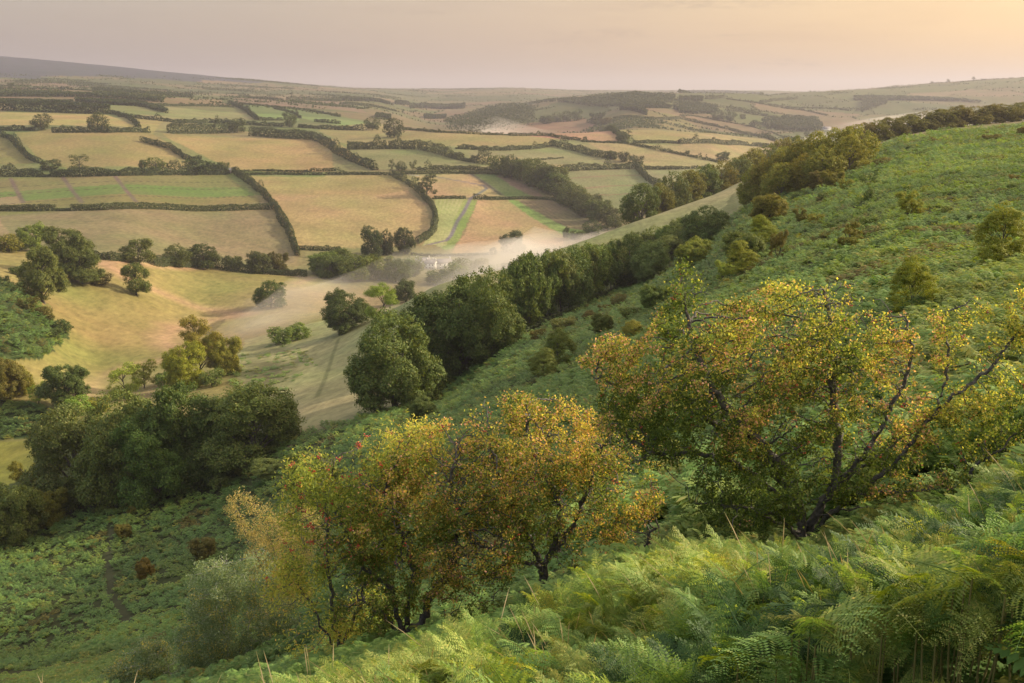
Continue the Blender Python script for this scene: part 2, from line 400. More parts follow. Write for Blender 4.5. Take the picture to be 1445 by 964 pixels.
# the dry combe on the near side of the stream
field([(-330,362),(30,350),(150,366),(300,380),(450,388),(480,402),(500,440),(330,560),(230,620),(100,620),(-330,600)], (.25,.215,.08))
field([(270,440),(330,405),(470,402),(560,400),(560,430),(480,450),(400,480),(300,500)], (.30,.245,.115), warp=16, soft=45)
for L, w in (([(140,370),(187,397),(253,423),(300,437),(345,444)], 11), ([(345,444),(300,452),(245,463),(232,480),(243,493)], 11), ([(245,505),(187,517),(140,535),(120,560)], 9), ([(240,525),(222,532),(205,560)],12), ([(150,372),(300,375),(440,392),(420,400)], 7)):
    track(L, w, (.37,.255,.145), soft=1.2)
field([(430,612),(330,520),(345,480),(480,448),(560,420),(620,395),(720,372),(900,304),(1062,245),(1062,280),(1015,318),(900,360),(700,400),(600,520),(540,590)], (.315,.30,.145), ymin=150, ymax=600)
field([(335,500),(367,507),(433,502),(447,517),(400,552),(335,560),(310,540)], (.13,.12,.06), ymin=200, warp=14, soft=14)
field([(335,498),(400,480),(430,492),(400,500)], (.2,.18,.09), ymin=200, warp=10, soft=12)
track([(447,560),(470,500),(478,478)], 1.5, (.2,.2,.09), ymin=150)
track([(395,640),(470,600),(560,590)], 3, (.22,.19,.1), ymin=150)
field([(-330,395),(0,398),(35,408),(62,442),(100,472),(60,508),(0,515),(-330,520)], (.055,.075,.025))
field([(-330,560),(0,555),(66,575),(58,612),(0,620),(-330,625)], (.06,.085,.03))
field([(-330,620),(0,618),(58,612),(62,640),(20,680),(-330,690)], (.24,.22,.055), warp=6)
# near hillside: bracken ground, a strip of rough grass below it, thin paths
field([(-330,960),(60,945),(130,930),(175,915),(180,990),(100,1040),(-330,1040)], (.17,.19,.065))
field([(1200,235),(1445,172),(1500,172),(1500,205),(1330,225),(1240,248)], (.09,.12,.04), ymax=520)
field([(1060,250),(1062,285),(1040,300),(960,330),(1015,300)], (.2,.2,.09), ymax=520)
track([(620,568),(700,530),(745,505)], 1.6, (.17,.13,.07), ymax=300)
track([(1420,177),(1440,178)], 3, (.3,.22,.14), ymax=520)
track([(158,740),(153,790),(156,840),(185,880)], 1.2, (.06,.065,.03), ymax=300)
COLR *= (1 + 0.42 * (fbm(Xf / 35, Yf / 35, 3, 31) - .5))[:, None]
COLR *= (1 + 0.40 * (fbm(Xf / 5, Yf / 3.5, 4, 41) - .5) * (Yf < 900))[:, None]
COLR *= np.where(Yf > 1900, .45, np.where(Yf > 620, .66, .66))[:, None]; COLR[:, 2] *= 1.02; COLR[:, 0] *= .98
gr = 1.8 * (fbm(Xf / 45, Yf / 45, 4, 77) - .5)
COLR[:, 0] *= 1 + .25 * gr; COLR[:, 2] *= 1 + .25 * gr

def ground_mat():
    m, nt, n, l = new_mat('ground_cover')
    at = N(nt, 'ShaderNodeAttribute', attribute_name='cover'); tc = N(nt, 'ShaderNodeTexCoord')
    n1 = N(nt, 'ShaderNodeTexNoise', i_Scale=0.35, i_Detail=8.0, i_Roughness=0.7); n2 = N(nt, 'ShaderNodeTexNoise', i_Scale=2.2, i_Detail=4.0)
    mp = N(nt, 'ShaderNodeMapping'); mp.inputs['Scale'].default_value = (1.0, 0.45, 1.0)
    l.new(tc.outputs['Object'], mp.inputs[0]); l.new(mp.outputs[0], n1.inputs['Vector']); l.new(tc.outputs['Object'], n2.inputs['Vector'])
    r1 = ramp(nt, [(0.25, (.50, .52, .50)), (0.75, (1.5, 1.46, 1.35))]); l.new(n1.outputs['Fac'], r1.inputs[0])
    mx = N(nt, 'ShaderNodeMix', data_type='RGBA', blend_type='MULTIPLY'); mx.inputs[0].default_value = 0.8
    l.new(at.outputs['Color'], mx.inputs[6]); l.new(r1.outputs[0], mx.inputs[7])
    b = N(nt, 'ShaderNodeBsdfPrincipled', i_Roughness=0.95); b.inputs['Specular IOR Level'].default_value = 0.1
    l.new(mx.outputs[2], b.inputs['Base Color'])
    bp = N(nt, 'ShaderNodeBump', i_Strength=0.35, i_Distance=0.5); l.new(n1.outputs['Fac'], bp.inputs['Height']); l.new(bp.outputs[0], b.inputs['Normal'])
    o = N(nt, 'ShaderNodeOutputMaterial'); l.new(b.outputs[0], o.inputs[0])
    return m
ii = (np.arange(NR - 1)[:, None] * NA + np.arange(NA - 1)[None]).ravel()
gf = np.stack([ii, ii + 1, ii + NA + 1, ii + NA], 1)
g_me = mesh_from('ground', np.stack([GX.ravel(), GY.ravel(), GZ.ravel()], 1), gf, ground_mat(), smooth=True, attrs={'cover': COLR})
tag(link('ground', g_me), 'hillside, combe and patchwork fields rolling to the moor', 'ground', kind='structure')

# ------------------------------------------------------------------ light
SUN_AZ, SUN_EL = radians(74), radians(24)
SD = np.array([sin(SUN_AZ) * cos(SUN_EL), cos(SUN_AZ) * cos(SUN_EL), sin(SUN_EL)])
from mathutils import Vector
sl = bpy.data.lights.new('sun', 'SUN'); sl.energy = 4.0; sl.angle = radians(0.6); sl.color = (1.0, 0.85, 0.62)
so = link('sun', sl); so.rotation_euler = Vector(SD).to_track_quat('Z', 'Y').to_euler()
w = bpy.data.worlds.new('World'); SC.world = w; w.use_nodes = True
nt = w.node_tree; nt.nodes.clear()
sky = N(nt, 'ShaderNodeTexSky', sky_type='NISHITA', sun_disc=False, sun_elevation=SUN_EL, sun_rotation=SUN_AZ, altitude=300.0, air_density=1.6, dust_density=6.0, ozone_density=1.0)
tc = N(nt, 'ShaderNodeTexCoord')
dot = N(nt, 'ShaderNodeVectorMath', operation='DOT_PRODUCT'); dot.inputs[1].default_value = (sin(SUN_AZ), cos(SUN_AZ), 0.0)
nt.links.new(tc.outputs['Generated'], dot.inputs[0])
rp = ramp(nt, [(0.0, (.36, .37, .42)), (0.40, (.405, .335, .32)), (0.52, (.47, .365, .315)), (0.638, (.58, .415, .31)), (0.75, (.72, .475, .275)), (0.84, (.87, .545, .24)), (1.0, (.97, .61, .24))])
mr = N(nt, 'ShaderNodeMapRange', i_1=-1.0, i_2=1.0); nt.links.new(dot.outputs['Value'], mr.inputs[0]); nt.links.new(mr.outputs[0], rp.inputs[0])
sep = N(nt, 'ShaderNodeSeparateXYZ'); nt.links.new(tc.outputs['Generated'], sep.inputs[0])
up = ramp(nt, [(0.0, (1, 1, 1)), (0.10, (1, 1, 1)), (0.40, (2.3, 2.6, 2.75)), (1.0, (2.7, 3.1, 3.4))]); nt.links.new(sep.outputs[2], up.inputs[0])
mu = N(nt, 'ShaderNodeMix', data_type='RGBA', blend_type='MULTIPLY'); mu.inputs[0].default_value = 1
nt.links.new(rp.outputs[0], mu.inputs[6]); nt.links.new(up.outputs[0], mu.inputs[7])
# thin flat streaks of cloud
mpc = N(nt, 'ShaderNodeMapping'); mpc.inputs['Scale'].default_value = (5.0, 5.0, 42.0); nt.links.new(tc.outputs['Generated'], mpc.inputs[0])
cn = N(nt, 'ShaderNodeTexNoise', i_Scale=1.0, i_Detail=5.0, i_Roughness=0.55); nt.links.new(mpc.outputs[0], cn.inputs['Vector'])
cr = ramp(nt, [(0.50, (1, 1, 1)), (0.66, (.92, .90, .92))]); nt.links.new(cn.outputs['Fac'], cr.inputs[0])
mc = N(nt, 'ShaderNodeMix', data_type='RGBA', blend_type='MULTIPLY'); mc.inputs[0].default_value = 1
nt.links.new(mu.outputs[2], mc.inputs[6]); nt.links.new(cr.outputs[0], mc.inputs[7])
# a few small dark wisps low in the sky
dv = N(nt, 'ShaderNodeMath', operation='DIVIDE'); nt.links.new(sep.outputs[0], dv.inputs[0]); nt.links.new(sep.outputs[1], dv.inputs[1])
wsum = None
for wpx, wpy, wa, we, ws in ((1105, 88, .020, .0030, .8), (1033, 95, .006, .0024, .7), (1150, 91, .012, .0016, .5), (850, 48, .045, .0035, .45), (790, 60, .03, .0025, .3), (1000, 6, .08, .005, .4), (1030, 50, .03, .0018, .25), (610, 18, .03, .002, .2)):
    v_ = (wpy - 482) / F; a0 = (wpx - 722.5) / F / (CP - v_ * SP); e0 = (-SP - v_ * CP) / sqrt(((wpx - 722.5) / F) ** 2 + v_ * v_ + 1)
    parts_ = []
    for src, c0, wd_ in ((dv.outputs[0], a0, wa), (sep.outputs[2], e0, we)):
        s1 = N(nt, 'ShaderNodeMath', operation='SUBTRACT', i_1=c0); nt.links.new(src, s1.inputs[0])
        s2 = N(nt, 'ShaderNodeMath', operation='DIVIDE', i_1=wd_); nt.links.new(s1.outputs[0], s2.inputs[0])
        s3 = N(nt, 'ShaderNodeMath', operation='MULTIPLY'); nt.links.new(s2.outputs[0], s3.inputs[0]); nt.links.new(s2.outputs[0], s3.inputs[1]); parts_.append(s3)
    s4 = N(nt, 'ShaderNodeMath', operation='ADD'); nt.links.new(parts_[0].outputs[0], s4.inputs[0]); nt.links.new(parts_[1].outputs[0], s4.inputs[1])
    s5 = N(nt, 'ShaderNodeMath', operation='MULTIPLY', i_1=-1.0); nt.links.new(s4.outputs[0], s5.inputs[0])
    s6 = N(nt, 'ShaderNodeMath', operation='EXPONENT'); nt.links.new(s5.outputs[0], s6.inputs[0])
    s7 = N(nt, 'ShaderNodeMath', operation='MULTIPLY', i_1=min(1.0, ws * 1.7)); nt.links.new(s6.outputs[0], s7.inputs[0])
    if wsum is None: wsum = s7
    else:
        s8 = N(nt, 'ShaderNodeMath', operation='ADD'); nt.links.new(wsum.outputs[0], s8.inputs[0]); nt.links.new(s7.outputs[0], s8.inputs[1]); wsum = s8
wm = N(nt, 'ShaderNodeMapping'); wm.inputs['Scale'].default_value = (60, 60, 260); nt.links.new(tc.outputs['Generated'], wm.inputs[0])
wn_ = N(nt, 'ShaderNodeTexNoise', i_Scale=1.0, i_Detail=4.0); nt.links.new(wm.outputs[0], wn_.inputs['Vector'])
wr_ = N(nt, 'ShaderNodeMapRange', i_1=.38, i_2=.66); nt.links.new(wn_.outputs['Fac'], wr_.inputs[0])
wf_ = N(nt, 'ShaderNodeMath', operation='MULTIPLY', use_clamp=True); nt.links.new(wsum.outputs[0], wf_.inputs[0]); nt.links.new(wr_.outputs[0], wf_.inputs[1])
mw = N(nt, 'ShaderNodeMix', data_type='RGBA', blend_type='MULTIPLY'); mw.inputs[7].default_value = (.60, .60, .70, 1)
nt.links.new(wf_.outputs[0], mw.inputs[0]); nt.links.new(mc.outputs[2], mw.inputs[6]); mc = mw
bg1 = N(nt, 'ShaderNodeBackground', i_Strength=0.05); nt.links.new(sky.outputs[0], bg1.inputs[0])
bg2 = N(nt, 'ShaderNodeBackground', i_Strength=0.435); nt.links.new(mc.outputs[2], bg2.inputs[0])
ad = N(nt, 'ShaderNodeAddShader'); nt.links.new(bg1.outputs[0], ad.inputs[0]); nt.links.new(bg2.outputs[0], ad.inputs[1])
wo = N(nt, 'ShaderNodeOutputWorld'); nt.links.new(ad.outputs[0], wo.inputs[0])
# ------------------------------------------------------------------ the air
def vol_mat(name, col, dens, aniso):
    m, nt, n, l = new_mat(name)
    v = N(nt, 'ShaderNodeVolumePrincipled'); v.inputs['Color'].default_value = (*col, 1); v.inputs['Density'].default_value = dens; v.inputs['Anisotropy'].default_value = aniso
    o = N(nt, 'ShaderNodeOutputMaterial'); l.new(v.outputs[0], o.inputs['Volume'])
    return m
HAZE_TOP = float(GZ.max()) + 12; HAZE_BOT = float(GZ.min()) - 1
b = MB(); XW = 33000.0
b.box((4000, 14990, (HAZE_TOP + HAZE_BOT) / 2), (84000, 30300, HAZE_TOP - HAZE_BOT))
HAZE_D = 0.0001
tag(link('haze', b.build('haze', vol_mat('haze_air', (.50, .485, .575), HAZE_D, 0.3))), 'thin warm evening haze lying over the whole country', 'haze', kind='stuff')

# ------------------------------------------------------------------ camera and render
cam = bpy.data.cameras.new('camera'); cam.lens = 35; cam.sensor_width = 36; cam.clip_start = 0.05; cam.clip_end = 60000
co = link('camera', cam); co.location = (0, 0, HC); co.rotation_euler = (pi / 2 - PITCH, 0, 0)
SC.camera = co
vs = SC.view_settings
vs.view_transform = 'Standard'; vs.look = 'None'; vs.gamma = 1; vs.exposure = 0.95; vs.use_curve_mapping = False
SC.cycles.use_denoising = True
SC.cycles.max_bounces = 5; SC.cycles.diffuse_bounces = 2; SC.cycles.glossy_bounces = 1; SC.cycles.transmission_bounces = 2; SC.cycles.transparent_max_bounces = 4; SC.cycles.volume_bounces = 1
SC.cycles.use_fast_gi = False
print('LAND', HAZE_TOP, HAZE_BOT)
# ------------------------------------------------------------------ foliage
def unit(v): return v / (np.linalg.norm(v, axis=-1, keepdims=True) + 1e-9)
def leaf_quads(P, size, nrm=None, jit=1.0, aspect=0.62, R=None):
    """one small folded-free leaf (rhombus) per point"""
    R = R or rng
    n = len(P); size = np.broadcast_to(size, (n,))
    rnd = R.normal(size=(n, 3))
    nn = unit(rnd if nrm is None else nrm + jit * rnd * 0.6)
    t = unit(np.cross(nn, R.normal(size=(n, 3)))); b = np.cross(nn, t)
    L = size[:, None] * t * 0.5; W = size[:, None] * b * 0.5 * aspect
    V = np.stack([P - L, P + W + L * .1, P + L, P - W + L * .1], 1).reshape(-1, 3)
    return V, np.arange(n * 4).reshape(n, 4)

def crown_clumps(kind, R):
    """clump centres, radii, outward normals in a unit tree: height 1, width about 1"""
    C = []
    if kind == 'beech':
        lobes = [((0, 0, .52), (.34, .34, .46))]
        for k in range(13):
            a = k * 2.4 + R.uniform(0, .5); z = R.uniform(.18, .80); r = .34 * sqrt(max(.05, 1 - ((z - .42) / .6) ** 2))
            q = R.uniform(.13, .22)
            lobes.append(((r * cos(a), r * sin(a), z), (q, q, q * R.uniform(.8, 1.2))))
        n = 420; cr = (.055, .09)
    elif kind == 'oak':
        lobes = [((0, 0, .50), (.37, .37, .41))]
        for k in range(12):
            a = k * 2.4 + R.uniform(0, .6); z = R.uniform(.16, .84); r = .37 * sqrt(max(.05, 1 - ((z - .46) / .52) ** 2))
            q = R.uniform(.10, .19)
            lobes.append(((r * cos(a), r * sin(a), z), (q, q, q * .8)))
        n = 320; cr = (.055, .09)
    elif kind == 'open':
        lobes = []
        for k in range(17):
            a = k * 2.4 + R.uniform(0, .8); z = R.uniform(.24, .92); r = R.uniform(.12, .38) * sqrt(max(.05, 1 - ((z - .5) / .55) ** 2))
            q = R.uniform(.08, .14)
            lobes.append(((r * cos(a), r * sin(a), z), (q, q, q * .7)))
        n = 270; cr = (.05, .085)
    elif kind == 'pole':
        lobes = [((0, 0, .74), (.28, .28, .22))]
        for k in range(9):
            a = k * 2.4 + R.uniform(0, .6); z = R.uniform(.48, .90); r = R.uniform(.18, .42) * sqrt(max(.05, 1 - ((z - .7) / .34) ** 2))
            q = R.uniform(.10, .17)
            lobes.append(((r * cos(a), r * sin(a), z), (q, q, q * .62)))
        n = 170; cr = (.045, .08)
    elif kind == 'bush':
        lobes = [((0, 0, .40), (.36, .36, .42))]
        for k in range(9):
            a = k * 2.4 + R.uniform(0, .7); z = R.uniform(.22, .72); r = R.uniform(.22, .38)
            q = R.uniform(.14, .24)
            lobes.append(((r * cos(a), r * sin(a), z), (q, q, q)))
        n = 150; cr = (.07, .12)
    elif kind == 'thorn':
        lobes = []
        for k in range(11):
            a = k * 2.4 + R.uniform(0, .9); z = R.uniform(.35, .90); r = R.uniform(.10, .40)
            q = R.uniform(.09, .17)
            lobes.append(((r * cos(a), r * sin(a), z), (q, q, q * .7)))
        n = 170; cr = (.05, .09)
    elif kind == 'airy':
        lobes = [((0, 0, .45), (.30, .30, .42))]
        for k in range(14):
            a = k * 2.4 + R.uniform(0, .6); z = R.uniform(.14, .92); r = .36 * (1.05 - z) * R.uniform(.6, 1.2) + .03
            q = R.uniform(.08, .16)
            lobes.append(((r * cos(a), r * sin(a), z), (q, q, q * 1.2)))
        n = 260; cr = (.04, .075)
    lobes = [(np.array(c), np.array(r)) for c, r in lobes]
    wts = np.array([r[0] ** 2 for c, r in lobes]); wts /= wts.sum()
    P = []; Nn = []; tries = 0
    while len(P) < n and tries < n * 12:
        tries += 1
        c, r = lobes[R.choice(len(lobes), p=wts)]
        d = unit(R.normal(size=3)); 
        p = c + d * r * R.uniform(.82, 1.04)
        if kind != 'open' and kind != 'thorn' and any((((p - c2) / (r2 * .86)) ** 2).sum() < 1 for c2, r2 in lobes) and R.random() < .80: continue
        if p[2] < .03: continue
        P.append(p); Nn.append(unit(d + np.array([0, 0, .35])))
    return np.array(P), R.uniform(cr[0], cr[1], len(P)), np.array(Nn), lobes

def crown_mesh(kind, seed, nleaf, lsize, mat, droop=0.35):
    R = np.random.default_rng(seed)
    P, rr, Nn, lobes = crown_clumps(kind, R)
    per = max(4, nleaf // len(P)); k = np.repeat(np.arange(len(P)), per)
    d = unit(R.normal(size=(len(k), 3))); q = R.random(len(k)) ** .45
    off = d * (rr[k] * q)[:, None]; off[:, 2] *= .62
    pts = P[k] + off
    pts[:, 2] -= droop * (off[:, 0] ** 2 + off[:, 1] ** 2) / rr[k]
    pts[:, 2] = np.maximum(pts[:, 2], .01)
    # bring the crown to its standard size
    zl = {'beech': .01, 'oak': .08, 'open': .13, 'pole': .22, 'bush': .0, 'thorn': .05, 'airy': .03}[kind]
    z0, z1 = np.quantile(pts[:, 2], [.004, .996]); rq = np.quantile(np.hypot(pts[:, 0], pts[:, 1]), .965)
    def fit(q): return np.stack([q[:, 0] * .5 / rq, q[:, 1] * .5 / rq, zl + (q[:, 2] - z0) * (1.0 - zl) / (z1 - z0)], 1)
    pts = fit(pts); lobes = [(fit(c[None])[0], r) for c, r in lobes]
    V, Fc = leaf_quads(pts, lsize * R.uniform(.65, 1.35, len(k)), nrm=Nn[k] * .9 + d * .7, R=R)
    # the leaves of the inner crown, which close it against the light
    if kind in ('beech', 'oak', 'bush', 'pole', 'airy'):
        m = int(nleaf * (.10 if kind == 'airy' else .22)); li = R.integers(0, len(lobes), m)
        C = np.array([c for c, r in lobes])[li]; RR = np.array([r for c, r in lobes])[li]
        pp = C + unit(R.normal(size=(m, 3))) * RR * (R.random(m) ** .4 * .86)[:, None]
        pp[:, 2] = np.maximum(pp[:, 2], .02)
        V2, F2 = leaf_quads(pp, lsize * 1.5, R=R)
        V = np.concatenate([V, V2]); Fc = np.concatenate([Fc, F2 + len(pts) * 4])
    return mesh_from('crown', V, Fc, mat), lobes

def trunk_mesh(kind, seed, lobes, mat):
    R = np.random.default_rng(seed + 99); b = MB()
    if kind in ('bush', 'thorn'):
        for k in range(5 if kind == 'thorn' else 4):
            c, r = lobes[R.integers(0, len(lobes))]
            t = np.linspace(0, 1, 7)[:, None]; p0 = np.array([R.uniform(-.04, .04), R.uniform(-.04, .04), -.06])
            P = p0 * (1 - t) + np.array(c) * t + .05 * np.sin(t * pi) * R.normal(size=3) + R.normal(size=(7, 3)) * .012 * t
            b.tube(P, np.linspace(.022, .007, 7), 5)
        return b.build('trunk', mat, smooth=True)
    top = {'beech': .75, 'oak': .72, 'open': .80, 'pole': .86, 'airy': .9}[kind]
    rad = {'beech': .035, 'oak': .032, 'open': .022, 'pole': .016, 'airy': .016}[kind]
    t = np.linspace(0, 1, 12)[:, None]
    T = np.concatenate([np.cumsum(R.normal(size=(12, 2)) * (.014 if kind == 'pole' else .007), 0), -.06 + t * (top + .06)], 1)
    rs = rad * (1 - .8 * t[:, 0]); rs[0] *= 1.7; rs[1] *= 1.15
    b.tube(T, rs, 8)
    for c, r in lobes[1:] if kind != 'open' else lobes:
        z0 = max(.12, min(c[2] - .18 - abs(c[0]) * .3, top - .1)) if kind != 'pole' else max(.36, c[2] - .25)
        i = np.interp(z0, T[:, 2], np.arange(12)); a = T[int(i)]
        t = np.linspace(0, 1, 7)[:, None]
        P = a * (1 - t) + np.array(c) * t; P[:, 2] += .05 * np.sin(t[:, 0] * pi); P += R.normal(size=P.shape) * .008 * t
        b.tube(P, np.linspace(rad * .45, rad * .12, 7), 5)
    if kind == 'pole':
        for q in range(1):
            dx = R.uniform(-.22, .22, 2); t = np.linspace(0, 1, 9)[:, None]
            P = np.concatenate([dx * (.55 + .45 * t) + np.cumsum(R.normal(size=(9, 2)) * .014, 0), -.06 + t * .8], 1)
            b.tube(P, np.linspace(rad * .8, rad * .25, 9), 6)
    return b.build('trunk', mat, smooth=True)

def tinted_leaf(name, stops, translucent=0.3, spec=0.2, rough=0.6):
    """leaf colour per leaf; the tree's own tint comes from its object colour"""
    m, nt, n, l = new_mat(name)
    g = N(nt, 'ShaderNodeNewGeometry'); oi = N(nt, 'ShaderNodeObjectInfo'); r = ramp(nt, stops)
    l.new(g.outputs['Random Per Island'], r.inputs[0])
    mx = N(nt, 'ShaderNodeMix', data_type='RGBA', blend_type='MULTIPLY'); mx.inputs[0].default_value = 1
    l.new(r.outputs[0], mx.inputs[6]); l.new(oi.outputs['Color'], mx.inputs[7])
    b = N(nt, 'ShaderNodeBsdfPrincipled', i_Roughness=rough); b.inputs['Specular IOR Level'].default_value = spec
    l.new(mx.outputs[2], b.inputs['Base Color'])
    t = N(nt, 'ShaderNodeBsdfTranslucent'); tcx = N(nt, 'ShaderNodeMix', data_type='RGBA', blend_type='MULTIPLY'); tcx.inputs[0].default_value = 1; tcx.inputs[7].default_value = (1.4, 1.25, .5, 1)
    l.new(mx.outputs[2], tcx.inputs[6]); l.new(tcx.outputs[2], t.inputs[0])
    ms = N(nt, 'ShaderNodeMixShader', i_0=translucent); l.new(b.outputs[0], ms.inputs[1]); l.new(t.outputs[0], ms.inputs[2])
    o = N(nt, 'ShaderNodeOutputMaterial'); l.new(ms.outputs[0], o.inputs[0])
    return m
LEAF = tinted_leaf('leaves', [(0, (.080, .115, .026)), (.5, (.125, .170, .036)), (.85, (.165, .20, .045)), (1, (.22, .22, .06))])
BARK = bark_mat('bark_grey', (.055, .047, .038), (.12, .105, .085), 14)
BARKD = bark_mat('bark_dark', (.03, .025, .02), (.075, .062, .05), 10)
PROTO = {}
LODS = {'near': (36000, .022), 'mid': (11000, .032), 'far': (2400, .05), 'dot': (700, .085)}
KM = {'airy': 1.0, 'open': .8, 'thorn': .8}
def proto(kind, var, lod):
    key = (kind, var, lod)
    if key not in PROTO:
        n, s = LODS[lod]
        seed = sum(map(ord, kind)) * 7 + var * 131
        cm, lobes = crown_mesh(kind, seed, int(n * KM.get(kind, 1)), s * {'airy': .8, 'open': .9, 'bush': 1.15, 'thorn': 1.0}.get(kind, 1), LEAF)
        tm = trunk_mesh(kind, seed, lobes, BARK if kind in ('beech', 'airy') else BARKD)
        PROTO[key] = (cm, tm)
    return PROTO[key]
GREEN = (1, 1, 1)
TINT = {'g': (1, 1, 1), 'd': (.72, .82, .8), 'y': (1.55, 1.32, .75), 'o': (1.45, 1.1, .6), 'b': (1.15, .85, .65), 'l': (1.35, 1.4, 1.05), 'r': (1.15, .76, .68), 's': (1.25, 1.2, 1.35), 'p': (1.1, .85, .95), 'a': (2.0, 1.5, .6), 'v': (1.9, 1.95, 1.2)}
_vc = [0]
def plant(kind, px, py, top, wid, tint='g', label=None, group=None, name=None, cat='tree', ymin=0, ymax=1e9, lod=None, tile='P', sink=0.0, pos=None, hw=None):
    """one tree or bush standing where the sight line of its foot meets the ground"""
    if pos is None:
        x, y = tp(tile, px, py); p = hit(x, y, ymin, ymax)
        sc = 1 if tile == 'P' else (6.0208 if tile.islower() else 2.998)
        d = p[1] * CP + (HC - p[2]) * SP
        h = abs(py - top) / sc * d / F; wd = wid / sc * d / F
    else:
        p = np.array(pos); h, wd = hw; d = p[1]
    _vc[0] += 1; v = _vc[0] % 3
    if kind == 'oak' and d > 650: kind = 'beech'
    ppx = h * F / d
    lod = lod or ('near' if ppx > 75 else 'mid' if ppx > 26 else 'far' if ppx > 9 else 'dot')
    cm, tm = proto(kind, v, lod)
    R = np.random.default_rng(_vc[0])
    wd *= 1.10; h *= 1.05; wn = 1.0
    o = empty(name or {'bush': 'bush', 'thorn': 'thorn_bush'}.get(kind, 'tree'), (p[0], p[1], p[2] - sink * h), R.uniform(0, 2 * pi), (wd / wn, wd / wn, h / .98))
    tag(o, label, cat, group)
    c = link('crown', cm, o); t = link('trunk' if kind not in ('bush', 'thorn') else 'stem', tm, o)
    tc = np.array(TINT[tint]) * R.uniform(.9, 1.1) * (1 + R.normal(size=3) * .04)
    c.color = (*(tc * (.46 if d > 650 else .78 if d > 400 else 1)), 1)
    return o
# ------------------------------------------------------------------ hedges
def hedge_mesh(W, h, wd, ts, dens=1.0, lump=.5, seed=1, gaps=0.0):
    """W: plan polyline; tufts over the rounded section of a hedge draped on the ground"""
    R = np.random.default_rng(seed)
    L = np.linalg.norm(np.diff(W, axis=0), axis=1); cum = np.concatenate([[0], np.cumsum(L)]); tot = cum[-1]
    n = int(np.clip(dens * tot * (2 * h + wd) / (ts * ts) * 3.0, 60, 40000))
    s = R.random(n) * tot
    x = np.interp(s, cum, W[:, 0]); y = np.interp(s, cum, W[:, 1])
    i = np.clip(np.searchsorted(cum, s) - 1, 0, len(L) - 1); dr = (np.diff(W, axis=0) / L[:, None])[i]
    hh = h * (1 + lump * 2 * (fbm(s / (h * 1.6) + seed * 13.1, s * 0 + .5, 3, seed) - .5)); ww = wd * (1 + lump * (fbm(s / (wd * 1.5) + 5 + seed, s * 0 + .3, 2, seed + 3) - .5) * 2)
    hh = hh * (1 + 1.1 * np.clip((fbm(s / 16 + seed * 3.3, s * 0 + .7, 2, seed + 9) - .66) * 7, 0, 1)) * np.where(fbm(s / 11 + seed, s * 0 + .2, 2, seed + 5) < .20, .4, 1)
    th = R.uniform(-.15, pi + .15, n); q = np.where(R.random(n) < .75, R.uniform(.88, 1.05, n), R.random(n) ** .5)
    cx = np.sign(np.cos(th)) * np.abs(np.cos(th)) ** .7 * ww / 2 * q; cz = np.abs(np.sin(th)) ** .7 * hh * q
    X = x - dr[:, 1] * cx; Y = y + dr[:, 0] * cx
    Z = hgt(X, Y) + np.maximum(cz, .02 * h)
    nr = np.stack([-dr[:, 1] * np.cos(th), dr[:, 0] * np.cos(th), np.sin(th) + .2], 1)
    V, Fc = leaf_quads(np.stack([X, Y, Z], 1), ts * R.uniform(.6, 1.4, n), nrm=nr * 2.0, R=R, aspect=.85)
    return mesh_from('hedge', V, Fc, LEAF)
_hn = [0]
def smooth_line(W):
    """a few more points along a traced line, gently rounded"""
    W = np.asarray(W, float); L = np.concatenate([[0], np.cumsum(np.linalg.norm(np.diff(W, axis=0), axis=1))])
    if L[-1] < 1e-6: return W
    t = np.linspace(0, L[-1], max(len(W) * 4, 6))
    return np.stack([hermite(L, W[:, 0], pchip_slopes(L, W[:, 0]), t), hermite(L, W[:, 1], pchip_slopes(L, W[:, 1]), t)], 1) if len(W) > 2 else np.stack([np.interp(t, L, W[:, 0]), np.interp(t, L, W[:, 1])], 1)
def hedge(tile, pts, hpx, label, tint='g', group=None, wk=1.0, lump=.65, name='hedge', ymin=0, ymax=1e9):
    """hpx: its height in photo pixels (of the tile)"""
    W3 = trace(tile, pts, ymin=ymin, ymax=ymax); d = np.median(W3[:, 1]); sc = 6.0208 if tile.islower() else (1 if tile == 'P' else 2.998)
    h = .84 * hpx / sc * d / F; ts = max(.4, d / F * 1.5)
    _hn[0] += 1
    me = hedge_mesh(smooth_line(W3[:, :2]), h, max(h * .9 * wk, 2.0), ts, 1.0, lump, _hn[0])
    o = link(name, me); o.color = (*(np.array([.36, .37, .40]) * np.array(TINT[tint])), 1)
    return tag(o, label, 'hedge', group)
